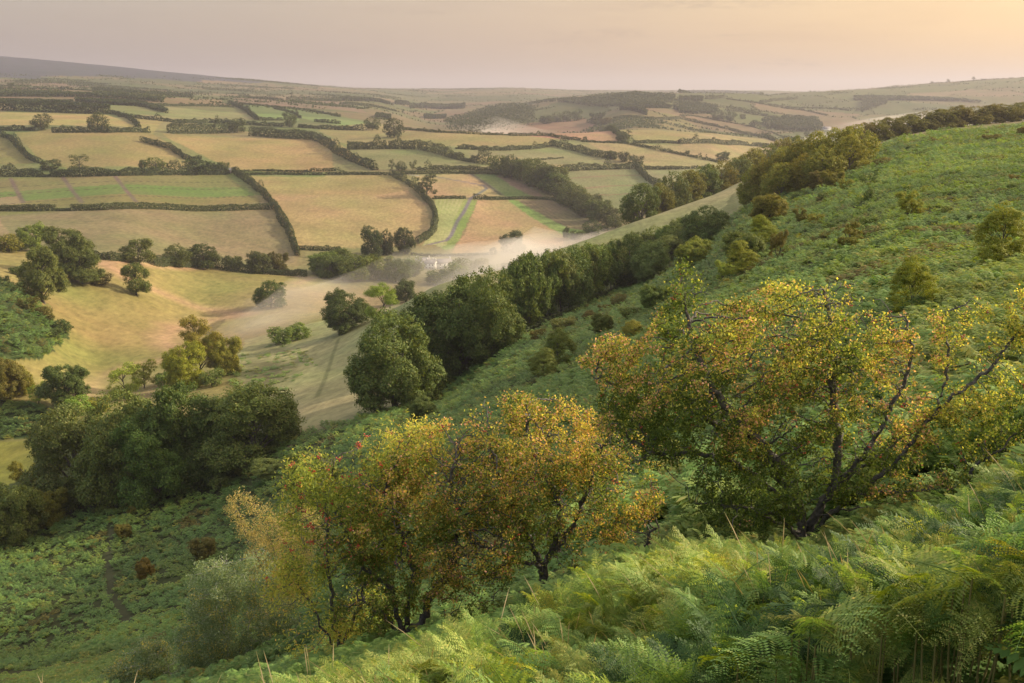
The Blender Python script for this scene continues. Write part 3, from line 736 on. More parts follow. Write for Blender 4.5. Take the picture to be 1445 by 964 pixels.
def woodland(tile, pts, hpx, label, tint='d', ymin=0, ymax=1e9, lumpw=14.0, n=5000, conifer=False, name='woodland'):
    """a far-off wood that reads as one mass"""
    W3 = trace(tile, pts, ymin=ymin, ymax=ymax); d = np.median(W3[:, 1]); sc = 6.0208 if tile.islower() else (1 if tile == 'P' else 2.998)
    h = hpx / sc * d / F; P = W3[:, :2]; lo, hi = P.min(0), P.max(0)
    _hn[0] += 1; R = np.random.default_rng(_hn[0] + 500)
    Q = lo + R.random((n * 12, 2)) * (hi - lo); Q = Q[inpoly(P, Q)]
    n = min(len(Q), n); Q = Q[:n]
    t = np.clip(fbm(Q[:, 0] / lumpw, Q[:, 1] / lumpw, 2, _hn[0]), 0, 1)
    Z = hgt(Q[:, 0], Q[:, 1]) + h * (.55 + .6 * t) * np.where(R.random(n) < .62, 1, R.random(n))
    V, Fc = leaf_quads(np.stack([Q[:, 0], Q[:, 1], Z], 1), d / F * 2.6 * R.uniform(.7, 1.5, n), nrm=np.tile([[-.2, -.6, .8]], (n, 1)), R=R, aspect=.5 if conifer else .8)
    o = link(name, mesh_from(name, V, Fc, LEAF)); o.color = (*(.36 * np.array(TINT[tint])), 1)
    return tag(o, label, 'wood', kind='stuff')
# ------------------------------------------------------------------ hedges of the far slope
for t, pts, h, lab, kw in [
 ('a', [(-1500,70),(0,92),(300,94),(780,110)], 13, 'thin dark hedge on the crest beneath the moor, a round bush at its far end', {}),
 ('a', [(940,300),(1050,330),(1130,375),(1180,420)], 36, 'curved leafy hedge dropping from the end of the conifer belt to the twin oaks hedge', {}),
 ('a', [(-1500,440),(-60,447),(300,447)], 46, 'dark hedge in the upper straw field, on the far side of the first twin oak', {}),
 ('a', [(440,465),(920,462)], 56, 'thick dark hedge joining the twin oaks in the upper straw field', {}),
 ('a', [(920,466),(1270,466)], 50, 'dark hedge running on from the second twin oak to the field corner', {}),
 ('a', [(0,490),(80,520),(180,620),(280,705),(350,725)], 48, 'hedge slanting down between the small green field and the large pasture below the twin oaks', {}),
 ('a', [(-1500,835),(-60,838),(400,838),(900,832),(1445,822)], 78, 'broad overgrown hedge along the top of the striped crop field', dict(lump=.6)),
 ('b', [(-10,822),(250,822),(500,818)], 85, 'overgrown hedge end by the lane corner at the top of the striped crop', dict(lump=.6)),
 ('b', [(-240,540),(-115,575),(0,605),(80,655),(200,705),(270,712)], 52, 'long hedge slanting between two straw fields down to the lane corner', {}),
 ('b', [(-440,330),(0,375),(320,380)], 34, 'row of dark trimmed shrubs above the long oval thicket', {}),
 ('b', [(330,380),(650,400),(960,415)], 36, 'dark hedge behind the round tree on the ridge field', {}),
 ('b', [(1090,422),(1445,442)], 36, 'dark hedge below the green ridge fields, on the near side of the dome tree', {}),
 ('b', [(-10,470),(300,472),(520,468)], 90, 'tall oval thicket hedge along the top of the straw field', dict(lump=.25, wk=.8)),
 ('b', [(680,490),(900,508),(1220,525)], 88, 'second tall thicket hedge along the straw field, longest and bushiest', dict(lump=.25, wk=.8)),
 ('b', [(1220,525),(1330,575),(1445,655),(1600,725),(1750,785)], 75, 'tall shrubby hedge sloping down from the thickets to the field lane', dict(lump=.5)),
 ('b', [(-640,200),(-300,230),(0,240),(300,242),(540,250)], 22, 'thin hedge across the pale ridge field', {}),
 ('b', [(500,220),(620,268),(740,362)], 36, 'hedge dropping between the pale ridge field and the bright green one', {}),
 ('b', [(540,218),(860,247),(1100,272),(1300,302),(1445,332)], 20, 'long thin hedge above the bright green ridge fields', {}),
 ('b', [(880,262),(1020,292),(1110,345)], 20, 'short hedge between the two bright green ridge fields', {}),
 ('b', [(750,362),(960,362)], 30, 'low bushy hedge at the foot of the first bright green ridge field', {}),
 ('b', [(1230,372),(1445,392)], 32, 'low bushy hedge at the foot of the second bright green ridge field', {}),
 ('b', [(640,172),(960,192)], 26, 'distant dark hedge below the moor, in the gap after the shelterbelt', {}),
 ('b', [(1000,192),(1445,197)], 34, 'distant hedge below the moor near the misty valley', {}),
 ('b', [(530,802),(800,793),(1445,788)], 20, 'upper of the two parallel trimmed hedges beside the lane', dict(lump=.12)),
 ('b', [(560,827),(1000,823),(1445,822)], 27, 'lower of the two parallel trimmed hedges beside the lane', dict(lump=.12)),
 ('A', [(985,548),(1050,592),(1130,662),(1200,762),(1235,835),(1258,905)], 36, 'long hedge curving down between the striped crop and the big straw field', {}),
 ('A', [(-30,712),(400,710),(740,708),(1000,710),(1140,705)], 30, 'straight dark hedge below the striped crop field', dict(lump=.2)),
 ('A', [(1255,875),(1350,880),(1445,882)], 20, 'dark hedge at the foot of the big straw field', {}),
 ('c', [(-10,442),(200,447)], 42, 'dark hedge leading up to the leaning tree on the ridge', {}),
 ('c', [(540,442),(900,467),(1200,482),(1445,487)], 24, 'long dark hedge at the edge of the reddish field', {}),
 ('d', [(0,492),(300,492),(450,517),(600,532)], 28, 'knobbly hedge continuing under the reddish field', dict(lump=.5)),
 ('d', [(600,542),(950,556)], 20, 'thin hedge under the reddish field, right up to the round bush', {}),
 ('d', [(950,552),(1200,602),(1445,652)], 26, 'hedge slanting across the pale straw fields of the spur', {}),
 ('d', [(1030,556),(1445,556)], 30, 'hedge with a small bush on top between two pale pastures of the spur', dict(lump=.4)),
 ('c', [(60,605),(400,602),(620,602),(830,642),(1050,702),(1280,742)], 80, 'long belt of tall shrubs bending down to the lane', dict(lump=.5)),
 ('c', [(980,602),(1200,612),(1445,614)], 42, 'shrubby hedge between the green field and the ridge pasture', dict(lump=.5)),
 ('d', [(0,612),(200,602),(350,577)], 40, 'shrubby hedge rising to the end of the spur thicket', dict(lump=.4)),
 ('d', [(340,572),(560,622),(720,667),(900,692)], 60, 'tall thicket hedge slanting down the middle of the spur', dict(lump=.4)),
 ('c', [(-10,822),(430,827)], 30, 'dark hedge along the top of the big straw field', dict(lump=.15)),
 ('c', [(450,822),(900,812),(1445,817)], 34, 'dark hedge above the tan fields with the farm road', dict(lump=.15)),
 ('c', [(650,782),(1000,777),(1300,787)], 40, 'loose shrubby hedge behind the lane above the tan field', dict(lump=.6)),
 ('d', [(380,802),(640,782),(1050,772)], 56, 'ragged hedge along the top of the tan and green striped field', dict(lump=.6)),
 ('d', [(1140,777),(1445,777)], 34, 'dark straight hedge below the pale straw field of the spur', dict(lump=.15)),
 ('d', [(1065,750),(1150,852),(1285,935)], 56, 'misty row of bushes down the side of the striped green field', dict(lump=.5)),
 ('d', [(0,714),(200,702),(450,682)], 14, 'thin straggling hedge stranded inside a green field', {}),
 ('d', [(870,352),(1150,347),(1445,347)], 24, 'dark level hedge along the top of the spur', dict(lump=.15)),
 ('d', [(660,375),(780,405)], 30, 'bushy hedge between the two round trees of the spur', dict(lump=.6)),
 ('d', [(770,445),(900,475),(1000,535)], 50, 'clumpy hedge from the round trees down to the field corner', dict(lump=.7)),
 ('e', [(0,442),(150,452),(270,472)], 12, 'thin hedge on the skyline of the spur, ending at the paired trees', {}),
 ('e', [(270,475),(500,514),(800,592),(1010,642)], 9, 'low brown hedge bank edging the spur down to the mist', dict(lump=.1, ), ),
 ('e', [(0,468),(200,512),(420,562),(600,607),(800,662)], 24, 'leafy hedge slanting down the end of the spur', {}),
 ('e', [(-10,682),(300,678),(550,692),(800,714)], 40, 'thick hedge crossing the end of the spur', dict(lump=.3)),
 ('e', [(0,772),(150,802),(330,847)], 26, 'hedge running to the lone round tree at the end of the spur', {}),
 ('e', [(0,897),(250,887)], 25, 'hedge just above the dark wood at the edge of the pale slope', {}),
 ('e', [(390,302),(680,342),(1000,392),(1250,442)], 14, 'thin hazy hedge on the hill beyond the misty valley', {}),
 ('e', [(680,332),(850,312),(1000,297)], 20, 'hazy hedge below the skyline wood beyond the valley', {}),
 ('e', [(760,348),(1270,382),(1445,402)], 15, 'hazy hedge across the tan hillside beyond the valley', {}),
 ('e', [(220,302),(380,292)], 34, 'short block hedge on the hazy hill beyond the spur', {}),
 ('e', [(395,402),(530,407)], 44, 'chunky hazy thicket above the paired trees of the spur', dict(lump=.2)),
 ('e', [(540,417),(700,442),(840,477)], 30, 'hazy bushy hedge running from the chunky thicket into the mist', dict(lump=.5)),
 ('g', [(430,45),(560,110),(660,185),(720,250),(790,330),(810,430),(800,510),(740,580),(650,625)], 62, 'wide curved hedge round the end of the big straw field', dict(lump=.4, wk=.8)),
 ('g', [(785,245),(1065,245)], 30, 'dark clipped hedge between the tan field and the bright green strip', dict(lump=.1)),
 ('g', [(1130,247),(1445,249)], 30, 'dark clipped hedge on the other side of the road gap', dict(lump=.1)),
 ('h', [(0,250),(150,245),(310,250),(420,275)], 28, 'dark clipped hedge below the brown-cornered green field', dict(lump=.1)),
 ('g', [(600,722),(760,732),(1000,730),(1260,722)], 26, 'dark hedge along the foot of the tan field above the mist', dict(lump=.15)),
 ('D', [(380,125),(450,140),(520,145)], 40, 'bushy hedge at the top of the combe, next to the biggest oaks', dict(lump=.4)),
 ('D', [(640,160),(720,165),(900,175),(960,185)], 45, 'scrubby hedge among the round trees along the top of the combe', dict(lump=.6)),
 ('D', [(950,185),(1050,195),(1200,205),(1300,212)], 40, 'scrubby hedge leading down to the mist at the end of the combe', dict(lump=.6)),
 ('D', [(-40,100),(40,100),(95,100)], 40, 'scrubby hedge at the near corner of the grey-green field', dict(lump=.6)),
]:
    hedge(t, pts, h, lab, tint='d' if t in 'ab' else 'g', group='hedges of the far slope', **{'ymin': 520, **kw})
# ------------------------------------------------------------------ far woods that read as one mass
woodland('a', [(780,112),(1000,128),(1445,160),(1640,170),(1640,160),(1445,148),(1000,116),(780,104)], 26, 'dark shelterbelt of conifers on the crest below the moor', conifer=True, ymin=1500)
woodland('a', [(-60,160),(600,163),(1000,180),(1395,210),(1395,195),(1000,165),(600,148),(-60,146)], 34, 'long dark wood band across the dip below the moor', ymin=1300)
woodland('a', [(640,205),(900,232),(1200,245),(1440,310),(1400,280),(1200,225),(900,212),(640,195)], 34, 'hazy blue wood in the dip behind the pale ridge field', ymin=1300)
woodland('a', [(-60,212),(300,216),(620,222),(620,212),(-60,200)], 26, 'thin hazy wood above the conifer belt', ymin=1300)
woodland('a', [(-60,276),(450,294),(700,305),(940,312),(940,300),(450,280),(-60,262)], 78, 'dense conifer belt behind the upper straw field', conifer=True, ymin=1000, n=9000, lumpw=5)
woodland('P', [(625,182),(655,172),(690,160),(715,156),(745,158),(756,168),(752,178),(700,187),(640,188)], 13, 'steep conifer wood rising out of the far mist', conifer=True, ymin=1900, n=7000)
woodland('d', [(60,235),(350,205),(800,160),(1160,145),(1400,160),(1390,205),(1100,255),(900,240),(450,212)], 22, 'broad dark wood over the ridge beyond the reddish field', ymin=1900, n=9000)
woodland('d', [(1110,262),(1400,262),(1445,292),(1445,275),(1300,248),(1120,250)], 36, 'tree belt on the hazy hillside above the spur pasture', ymin=1900)
woodland('d', [(930,275),(1160,320),(1160,308),(940,258)], 36, 'short slanting wood on the hazy hillside above the spur', ymin=1900)
woodland('e', [(-10,252),(350,248),(600,255),(700,266),(690,258),(350,238),(-10,240)], 11, 'wood capping the skyline beyond the spur', ymin=2500)
woodland('e', [(-10,325),(190,318),(190,305),(-10,310)], 36, 'blocky plantation under the skyline wood', ymin=1900, conifer=True)
woodland('e', [(-10,420),(300,425),(320,390),(150,350),(-10,345)], 30, 'hazy wood filling the dip behind the spur', ymin=1900)
woodland('e', [(680,510),(900,480),(1150,490),(1210,560),(1150,580),(900,575),(700,530)], 50, 'misty wood on the floor of the far valley', ymin=1900)
woodland('c', [(470,225),(580,232),(580,222),(470,215)], 22, 'hazy copse on the far tan fields', ymin=1700)
woodland('c', [(590,262),(720,258),(1060,262),(1060,245),(720,245),(590,250)], 34, 'straggling row of far trees above the misty valley', ymin=1700, n=2500)
woodland('c', [(300,345),(430,360),(430,340),(310,325)], 32, 'oval copse beside the bright green ridge field', ymin=1500, n=3000)
woodland('c', [(715,345),(800,350),(900,345),(900,330),(715,330)], 26, 'misty thicket in the far valley beneath the conifers', ymin=1700, n=2500)
woodland('c', [(-10,195),(200,200),(350,210),(460,245),(440,240),(340,198),(-10,183)], 22, 'hedge-line wood on the crest before the far tan fields', ymin=1500, n=4000)
woodland('f', [(0,495),(640,495),(900,500),(1130,520),(900,490),(400,470),(0,470)], 20, 'thin line of hazy trees low on the great far hill', ymin=2300, n=4000)
woodland('f', [(60,600),(150,560),(280,520),(280,500),(80,500)], 30, 'hazy copse at the foot of the great far hill', ymin=2000, n=3000)
# hedges and copses too far off to count
n = 1500000; Rf = np.random.default_rng(77)
a_ = Rf.uniform(-.60, .60, n); y_ = np.exp(Rf.uniform(log(2000), log(8000), n)); x_ = a_ * y_
_, ed = cells(x_, y_, 300.0, 21)
keep = ((ed < 3.2) & (fbm(x_ / 200, y_ / 200, 2, 90) > .30)) | ((fbm(x_ / 260, y_ / 160, 3, 55) > .70) & (Rf.random(n) < .3))
zz = hgt(x_, y_); keep &= ~((x_ < 0) & (zz - HC > 60) & (y_ > 3600))
x_, y_, zz = x_[keep], y_[keep], zz[keep]
V, Fc = leaf_quads(np.stack([x_, y_, zz + Rf.uniform(.5, 4.5, len(x_))], 1), Rf.uniform(3, 6, len(x_)), nrm=np.tile([[0, -.7, .6]], (len(x_), 1)), R=Rf, aspect=.8)
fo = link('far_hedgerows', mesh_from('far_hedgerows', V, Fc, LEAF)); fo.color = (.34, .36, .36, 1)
tag(fo, 'hazy net of hedgerows and copses on the far hills', 'hedgerows', kind='stuff')
# ------------------------------------------------------------------ single trees beyond the stream
FT = 'trees of the far slope'
for kind, t, px, py, top, w, tint, lab in [
 ('bush','a',92,98,44,48,'d','small round bush alone on the crest hedge below the moor'),
 ('oak','a',358,442,315,182,'g','spreading oak standing in a hedge gap, outer of the twin oaks'),
 ('oak','a',840,455,308,175,'g','spreading oak over the thick hedge, inner of the twin oaks'),
 ('open','a',680,790,662,165,'g','ragged tree rising from the overgrown hedge above the striped crop'),
 ('oak','a',1320,790,682,190,'l','pale leafy tree on the overgrown hedge, with a small one at its side'),
 ('bush','a',1212,770,700,60,'g','slim small tree next to the pale leafy one on the overgrown hedge'),
 ('bush','a',430,780,700,190,'g','bushy tree swelling out of the overgrown hedge nearest the slanting hedge'),
 ('bush','b',250,815,695,215,'d','big dark bush at the hedge end before the lane corner'),
 ('bush','b',400,815,722,80,'g','small bush after the big dark one at the lane corner'),
 ('bush','b',468,815,718,80,'l','pale bush right at the lane corner'),
 ('oak','b',575,465,350,160,'d','round dark tree between the two oval thickets'),
 ('oak','b',1020,420,296,125,'d','dome-shaped tree with a short trunk above the second thicket'),
 ('oak','c',272,442,338,140,'d','leaning flat-topped tree on the ridge hedge'),
 ('beech','c',455,505,353,172,'d','big egg-shaped tree standing in front of the ridge hedge'),
 ('open','c',440,785,697,62,'g','thin upright tree, first of three over the lane hedge'),
 ('oak','c',520,785,710,90,'d','dark round tree, middle of three over the lane hedge'),
 ('open','c',620,785,703,70,'g','two-tufted tree, last of three over the lane hedge'),
 ('bush','d',310,388,322,125,'d','low leaning tree at the downhill end of the dark skyline copse'),
 ('oak','d',400,374,295,90,'d','dark tree second in the skyline copse'),
 ('oak','d',478,366,286,105,'d','dark tree third in the skyline copse'),
 ('oak','d',566,358,272,95,'d','dark tree with a clear trunk at the uphill end of the skyline copse'),
 ('bush','d',735,372,297,130,'d','dark dome tree on the spur, higher of the close pair'),
 ('bush','d',812,402,338,92,'o','olive dome tree on the spur, lower of the close pair'),
 ('bush','d',950,540,462,110,'g','square bushy tree at the hedge corner below the spur top'),
 ('open','d',1005,505,445,58,'g','small round-headed tree behind the square bushy one'),
 ('bush','d',860,690,620,110,'g','round tree where the spur thicket ends'),
 ('bush','d',965,712,632,105,'g','round tree after the gap in the spur thicket'),
 ('bush','d',1075,740,662,125,'g','broad bush at the corner by the dark straight hedge'),
 ('bush','d',635,535,500,44,'d','little round bush on the hedge below the reddish field'),
 ('bush','d',330,862,800,75,'g','dark knob tree standing out of the lane wood'),
 ('oak','e',318,478,400,115,'d','first of the paired trees on the spur skyline'),
 ('oak','e',425,490,415,98,'d','second of the paired trees on the spur skyline'),
 ('bush','e',635,535,482,95,'d','hazy round tree just beyond the spur bank'),
 ('bush','e',530,468,430,60,'d','small hazy tree behind the paired trees'),
 ('pole','e',745,575,505,30,'d','first thin hazy poplar past the spur'),
 ('pole','e',775,580,500,30,'d','second thin hazy poplar past the spur'),
 ('pole','e',805,582,500,30,'d','third thin hazy poplar past the spur'),
 ('pole','e',830,585,505,28,'d','fourth thin hazy poplar past the spur'),
 ('pole','e',870,588,512,40,'d','twin-headed hazy poplar set apart from the row'),
 ('bush','e',1078,620,580,50,'d','hazy round tree peeping over the wood edge'),
 ('bush','e',362,830,752,120,'d','lone round tree at the end of the spur hedge'),
 ('bush','e',60,772,738,42,'d','small round bush on the hedge toward the lone tree'),
 ('bush','f',668,322,306,28,'d','small bush on the far skyline, before the others'),
 ('open','f',802,320,295,28,'d','round-headed tree on the far skyline'),
 ('open','f',1015,320,292,30,'d','mushroom-shaped tree on the far skyline'),
 ('bush','f',1100,320,308,42,'d','flat bush next to the mushroom-shaped skyline tree'),
 ('open','g',735,230,40,165,'g','ragged tall tree on the curved hedge by the tan fields'),
 ('oak','g',270,735,490,170,'d','dark tree nearest the straw field in the group beside the road end'),
 ('oak','g',400,720,520,110,'d','smaller dark tree in the middle of the group beside the road end'),
 ('oak','g',545,712,502,170,'d','broad dark tree by the curved hedge end, closest to the farm road'),
 ('oak','h',20,700,530,200,'d','lone dark round tree at the foot of the tan field'),
 ('bush','g',1300,722,662,70,'d','small bush beside the lone dark round tree'),
 ('bush','h',475,580,490,62,'d','small upright tree in the mist below the ploughed strip'),
 ('bush','h',560,595,520,130,'g','low misty bush beside the small upright tree'),
 ('oak','h',690,560,430,160,'d','larger misty tree below the ploughed strip'),
 ('bush','h',800,520,470,80,'g','misty bush at the end of the lane wood'),
]:
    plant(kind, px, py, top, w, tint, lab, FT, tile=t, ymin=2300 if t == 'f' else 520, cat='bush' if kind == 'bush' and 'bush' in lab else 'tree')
# the wood along the sunken lane: two staggered rows
Rl = np.random.default_rng(4)
line = [(705,246,30),(722,250,34),(740,255,38),(752,250,30),(758,262,42),(770,268,40),(782,272,38),(770,256,26),(790,262,30),(795,282,36),(806,290,36),(800,275,26),(818,297,36),(830,304,36),(845,311,38),(858,318,32),(815,285,28),(835,293,26),(850,300,24),(868,322,26),(735,244,24),(715,240,20)]
for i, (x, y, s) in enumerate(line):
    plant(['bush', 'oak', 'bush'][i % 3], x, y, y - s * Rl.uniform(.62, .85), s * Rl.uniform(.85, 1.1), 'g' if i % 2 else 'l', 'leafy tree in the crowded wood that follows the sunken lane down to the mist', 'trees of the sunken lane wood', ymin=520)
# trees drowned in the valley mist round the white cottages
mist_tr = [(500,396,34,44),(515,390,30,40),(485,392,30,40),(535,394,32,40),(560,398,28,36),(570,392,26,34),(583,385,24,30),(480,385,34,40),(465,392,30,34),(640,398,26,40),(655,390,24,36),(618,402,20,34),(700,395,20,36),(720,388,18,34)]
for i, (x, y, h, w_) in enumerate(mist_tr):
    plant(['oak', 'bush'][i % 2], x, y, y - h, w_, 'l' if i % 3 else 'v', 'pale tree half lost in the mist of the valley floor', 'trees standing in the valley mist', ymin=560)
plant('bush', 678, 385, 366, 32, 'a', 'yellowish bush in the mist beyond the white cottages', ymin=560, cat='bush')
plant('bush', 580, 390, 368, 28, 'g', 'green bush right beside the white cottages', ymin=560, cat='bush')
# ------------------------------------------------------------------ cottages
M_WHITE = plain_mat('limewash', (.58, .57, .55)); M_SLATE = plain_mat('slate', (.16, .15, .16)); M_GLASS = plain_mat('dark_window', (.03, .035, .04), rough=.2); M_TILE = plain_mat('old_tile', (.30, .16, .10)); M_STONE = plain_mat('rubble_stone', (.35, .31, .27))
def house(px, py, L, Wd, H, rz, label, wall=M_WHITE, roof=M_SLATE, nwin=3, ymin=560, wing=False, name='cottage', cat='cottage'):
    p = hit(px, py, ymin); o = empty(name, (p[0], p[1], p[2] - .3), rz); tag(o, label, cat)
    b = MB(); b.box((0, 0, H / 2), (L, Wd, H)); rh = Wd * .42
    for s in (-1, 1): b.add([[s * L / 2, -Wd / 2, H], [s * L / 2, Wd / 2, H], [s * L / 2, 0, H + rh]], [[0, 1, 2]])
    link('wall', b.build('wall', wall), o)
    b = MB(); e = .4; th = .18; sl = rh / (Wd / 2)
    for s in (-1, 1):
        y0, z0 = s * (Wd / 2 + e), H - e * sl + .06
        a = np.array([[-L / 2 - e, y0, z0], [L / 2 + e, y0, z0], [L / 2 + e, 0, H + rh + .06], [-L / 2 - e, 0, H + rh + .06]])
        b.add(np.concatenate([a, a + [0, 0, th]]), [[0, 1, 2, 3], [4, 7, 6, 5], [0, 4, 5, 1], [1, 5, 6, 2], [2, 6, 7, 3], [3, 7, 4, 0]])
    r = link('roof', b.build('roof', roof), o)
    for s in (-1, 1):
        b = MB(); b.box((s * (L / 2 - .6), 0, H + rh + .45), (.8, .8, 1.5)); b.box((s * (L / 2 - .6), 0, H + rh + 1.25), (1.0, 1.0, .14)); link('chimney', b.build('chimney', wall), r)
    for k in range(nwin):
        x = (k - (nwin - 1) / 2) * L / nwin
        for z in ((1.3, H - 1.1) if H > 4.2 else (1.4,)):
            b = MB(); b.box((x, -Wd / 2 - .02, z), (1.0, .08, 1.1)); link('window', b.build('window', M_GLASS), o)
    b = MB(); b.box((L / nwin * .5, -Wd / 2 - .03, 1.05), (.95, .1, 2.1)); link('door', b.build('door', M_SLATE), o)
    return o
house(597, 376, 11, 6, 4.8, .15, 'white gabled cottage nearest the green bush in the valley mist')
house(609, 379, 9, 6, 4.6, -.5, 'white cottage between two others in the valley mist')
house(623, 378, 15, 7, 4.4, .35, 'longest white cottage of the three in the valley mist', nwin=4)
house(1166, 184, 22, 12, 5, .3, 'pale farmhouse tiny on the floor of the far valley', ymin=1900, nwin=4, name='farmhouse', cat='farmhouse')
house(322, 244, 7, 5, 3, .2, 'small pale shed at the lane corner by the striped crop', nwin=2, wall=M_STONE, name='shed', cat='shed')
# ------------------------------------------------------------------ the combe
for kind, px, py, top, w, tint, lab in [
 ('oak',62,428,353,60,'g','tall dense oak nearest the bracken knoll in the combe'),
 ('oak',98,392,325,64,'g','biggest oak of the combe, highest in the cluster under the grey-green field'),
 ('oak',116,400,350,55,'g','spreading oak at the downhill edge of the combe cluster, with drooping boughs'),
 ('bush',46,354,318,36,'l','pale round tree just behind the oak cluster of the combe'),
 ('bush',14,356,332,34,'o','brownish tree by the corner hedge of the combe'),
 ('oak',193,417,374,38,'g','small lone oak with gaps in its crown on the open straw slope'),
 ('beech',382,434,398,42,'d','dark round tree standing alone where the combe meets the mist'),
 ('oak',197,374,339,44,'g','round dark tree, first along the top edge of the straw combe'),
 ('oak',250,375,347,38,'l','light green tree in the row along the top of the straw combe, before its twin'),
 ('oak',286,378,346,42,'g','broader tree in the row along the top of the straw combe, after its twin'),
 ('bush',366,385,357,34,'g','round tree on the hedge nearest the misty end of the combe'),
 ('bush',394,385,357,27,'o','small round tree touching the one on the misty end of the hedge'),
 ('bush',460,387,356,52,'v','hazy tree where the mist begins, by the foot of the curving hedge'),
 ('bush',330,380,362,26,'l','pale low tree in the middle of the combe hedge'),
 ('bush',142,402,388,30,'b','brown scrub beside the oak cluster of the combe'),
 ('bush',25,388,376,22,'d','dark scrub on the bank behind the tall dense oak'),
 ('beech',487,468,414,62,'d','dark oak on the pale grass spur, left one of the pair above the mist'),
 ('open',541,464,405,50,'l','light-crowned tree with a clear trunk on the pale grass spur, beside the dark oak'),
 ('bush',572,426,398,33,'d','dark dome tree on the brow of the pale grass spur'),
 ('bush',400,484,462,42,'l','grey-green willow scrub on the stream flat, larger clump'),
 ('bush',424,478,458,32,'l','grey-green willow scrub on the stream flat, smaller clump'),
 ('open',284,532,454,64,'o','tall olive tree with an open top at the back of the autumn clump'),
 ('beech',262,548,487,56,'a','yellow-green tree in front of the autumn clump by the path'),
 ('bush',318,528,474,46,'y','rounded tree on the stream side of the autumn clump'),
 ('bush',300,545,522,34,'g','low green bush at the foot of the autumn clump'),
 ('oak',93,576,516,64,'d','dark ragged oak between the path and the bracken hollow'),
 ('open',177,562,517,48,'v','pale thin tree behind the big beeches'),
 ('open',204,548,509,34,'y','small olive tree by the path behind the big beeches'),
 ('bush',6,562,506,54,'b','brown-leaved tree at the edge of the bracken hollow'),
 ('bush',34,556,519,32,'o','small olive tree next to the brown-leaved one'),
 ('open',55,570,540,26,'v','thin pale sapling over the bracken hollow'),
 ('bush',110,585,560,40,'l','light scrub at the foot of the dark ragged oak'),
 ('bush',140,580,560,34,'y','yellowish scrub behind the big beeches'),
 ('bush',235,545,525,34,'l','scrubby willow by the stream beside the autumn clump'),
]:
    plant(kind, px, py, top, w, tint, lab, 'trees of the combe', ymin=230, cat='bush' if ('scrub' in lab or 'bush at' in lab) else 'tree', lod='near' if py - top > 45 else None)
for px, py, top, w, tint, lab in [(5,402,390,20,'d','dark gorse on the top of the bracken knoll'),(40,440,420,26,'b','brown gorse on the shoulder of the bracken knoll'),(62,452,432,28,'b','brown gorse at the lower shoulder of the bracken knoll'),(88,472,452,26,'d','dark gorse at the very foot of the bracken knoll'),(20,412,398,24,'d','dark gorse just below the top of the bracken knoll'),(75,480,464,26,'d','dark gorse under the foot of the bracken knoll')]:
    plant('bush', px, py, top, w, tint, lab, 'gorse on the bracken knoll', name='gorse_bush', cat='gorse', ymin=200)
# ------------------------------------------------------------------ the big beeches at the bottom of the bracken
for px, py, top, w, tint, lab in [(110,708,572,118,'g','outermost great beech of the clump, by the yellow grass'),(178,706,560,118,'g','great beech second along the clump at the bracken foot'),(262,690,547,116,'d','tallest great beech in the middle of the clump'),(358,655,542,128,'g','broad great beech at the pale grass end of the clump'),(312,676,574,92,'d','darker beech tucked in front between the two largest'),(220,708,592,104,'d','low front beech of the clump, over the grey shrub')]:
    plant('beech', px, py, top, w, tint, lab, 'great beeches at the foot of the bracken', name='beech_tree', ymin=120, ymax=330, lod='near')
for kind, px, py, top, w, tint, lab in [('bush',22,765,684,78,'g','dark thicket tree beside the lower bracken'),('bush',68,742,690,56,'o','olive thicket tree beside the great beeches'),('open',40,705,650,38,'b','thin half-dead tree above the dark thicket'),('bush',-6,770,730,46,'d','dark thicket at the very edge of the lower bracken')]:
    plant(kind, px, py, top, w, tint, lab, 'thicket beside the lower bracken', ymin=100, ymax=330, lod='near')
# ------------------------------------------------------------------ the beech strip up the foot of the slope
for px, py, top, w, tint, lab in [(560,576,446,122,'g','great dome beech at the lower end of the strip'),(612,548,420,92,'d','beech wedged behind the great dome beech'),(652,532,402,112,'d','tall dark beech, second broadest of the strip'),(694,506,388,88,'d','dark beech where the bare trunks begin')]:
    plant('beech', px, py, top, w, tint, lab, 'beeches of the strip', name='beech_tree', ymin=120, ymax=420, lod='near')
Rb = np.random.default_rng(12)
for i, (px, py, top, w) in enumerate([(722,470,378,52),(735,466,370,48),(748,461,366,50),(762,455,362,46),(777,449,362,50),(792,443,358,46),(805,438,355,50),(818,431,354,46),(833,425,350,52),(848,418,348,46),(862,412,350,46),(740,455,372,46),(785,438,358,46),(825,420,350,46)]):
    plant(['pole', 'beech', 'pole', 'oak', 'pole'][i % 5], px, py, top, w * 1.15, 'g' if i % 3 else 'd', 'slender beech in the crowded middle of the strip, tall trunks under a high crown', 'bare-stemmed beeches of the strip', name='beech_tree', ymin=150, ymax=420, lod='mid')
hedge('P', [(700,502),(730,474),(770,456),(810,440),(850,420),(880,404)], 9, 'low dark bank of scrub under the bare-stemmed beeches', tint='d', lump=.6, ymin=150, ymax=420)
for kind, px, py, top, w, tint, lab in [('beech',886,406,336,58,'d','dense dome tree just up the slope from the bare trunks'),('beech',918,398,344,54,'s','paler grey dome tree beside the dense one'),('beech',945,372,334,52,'g','dome tree half hidden by the hawthorn top')]:
    plant(kind, px, py, top, w, tint, lab, 'beeches of the strip', name='beech_tree', ymin=150, ymax=430, lod='near')
for px, py, top, w in [(868,372,340,42),(888,366,334,42),(905,360,330,44),(925,354,322,42),(945,348,320,44),(962,344,312,42),(980,338,308,44),(998,334,304,40),(1012,328,302,36),(870,390,350,40)]:
    plant('beech', px, py + 6, top, w, 'g', 'tree in the upper run of the strip, crowns merging below the pale field', 'merged trees at the upper end of the strip', ymin=200, ymax=455, lod='mid')
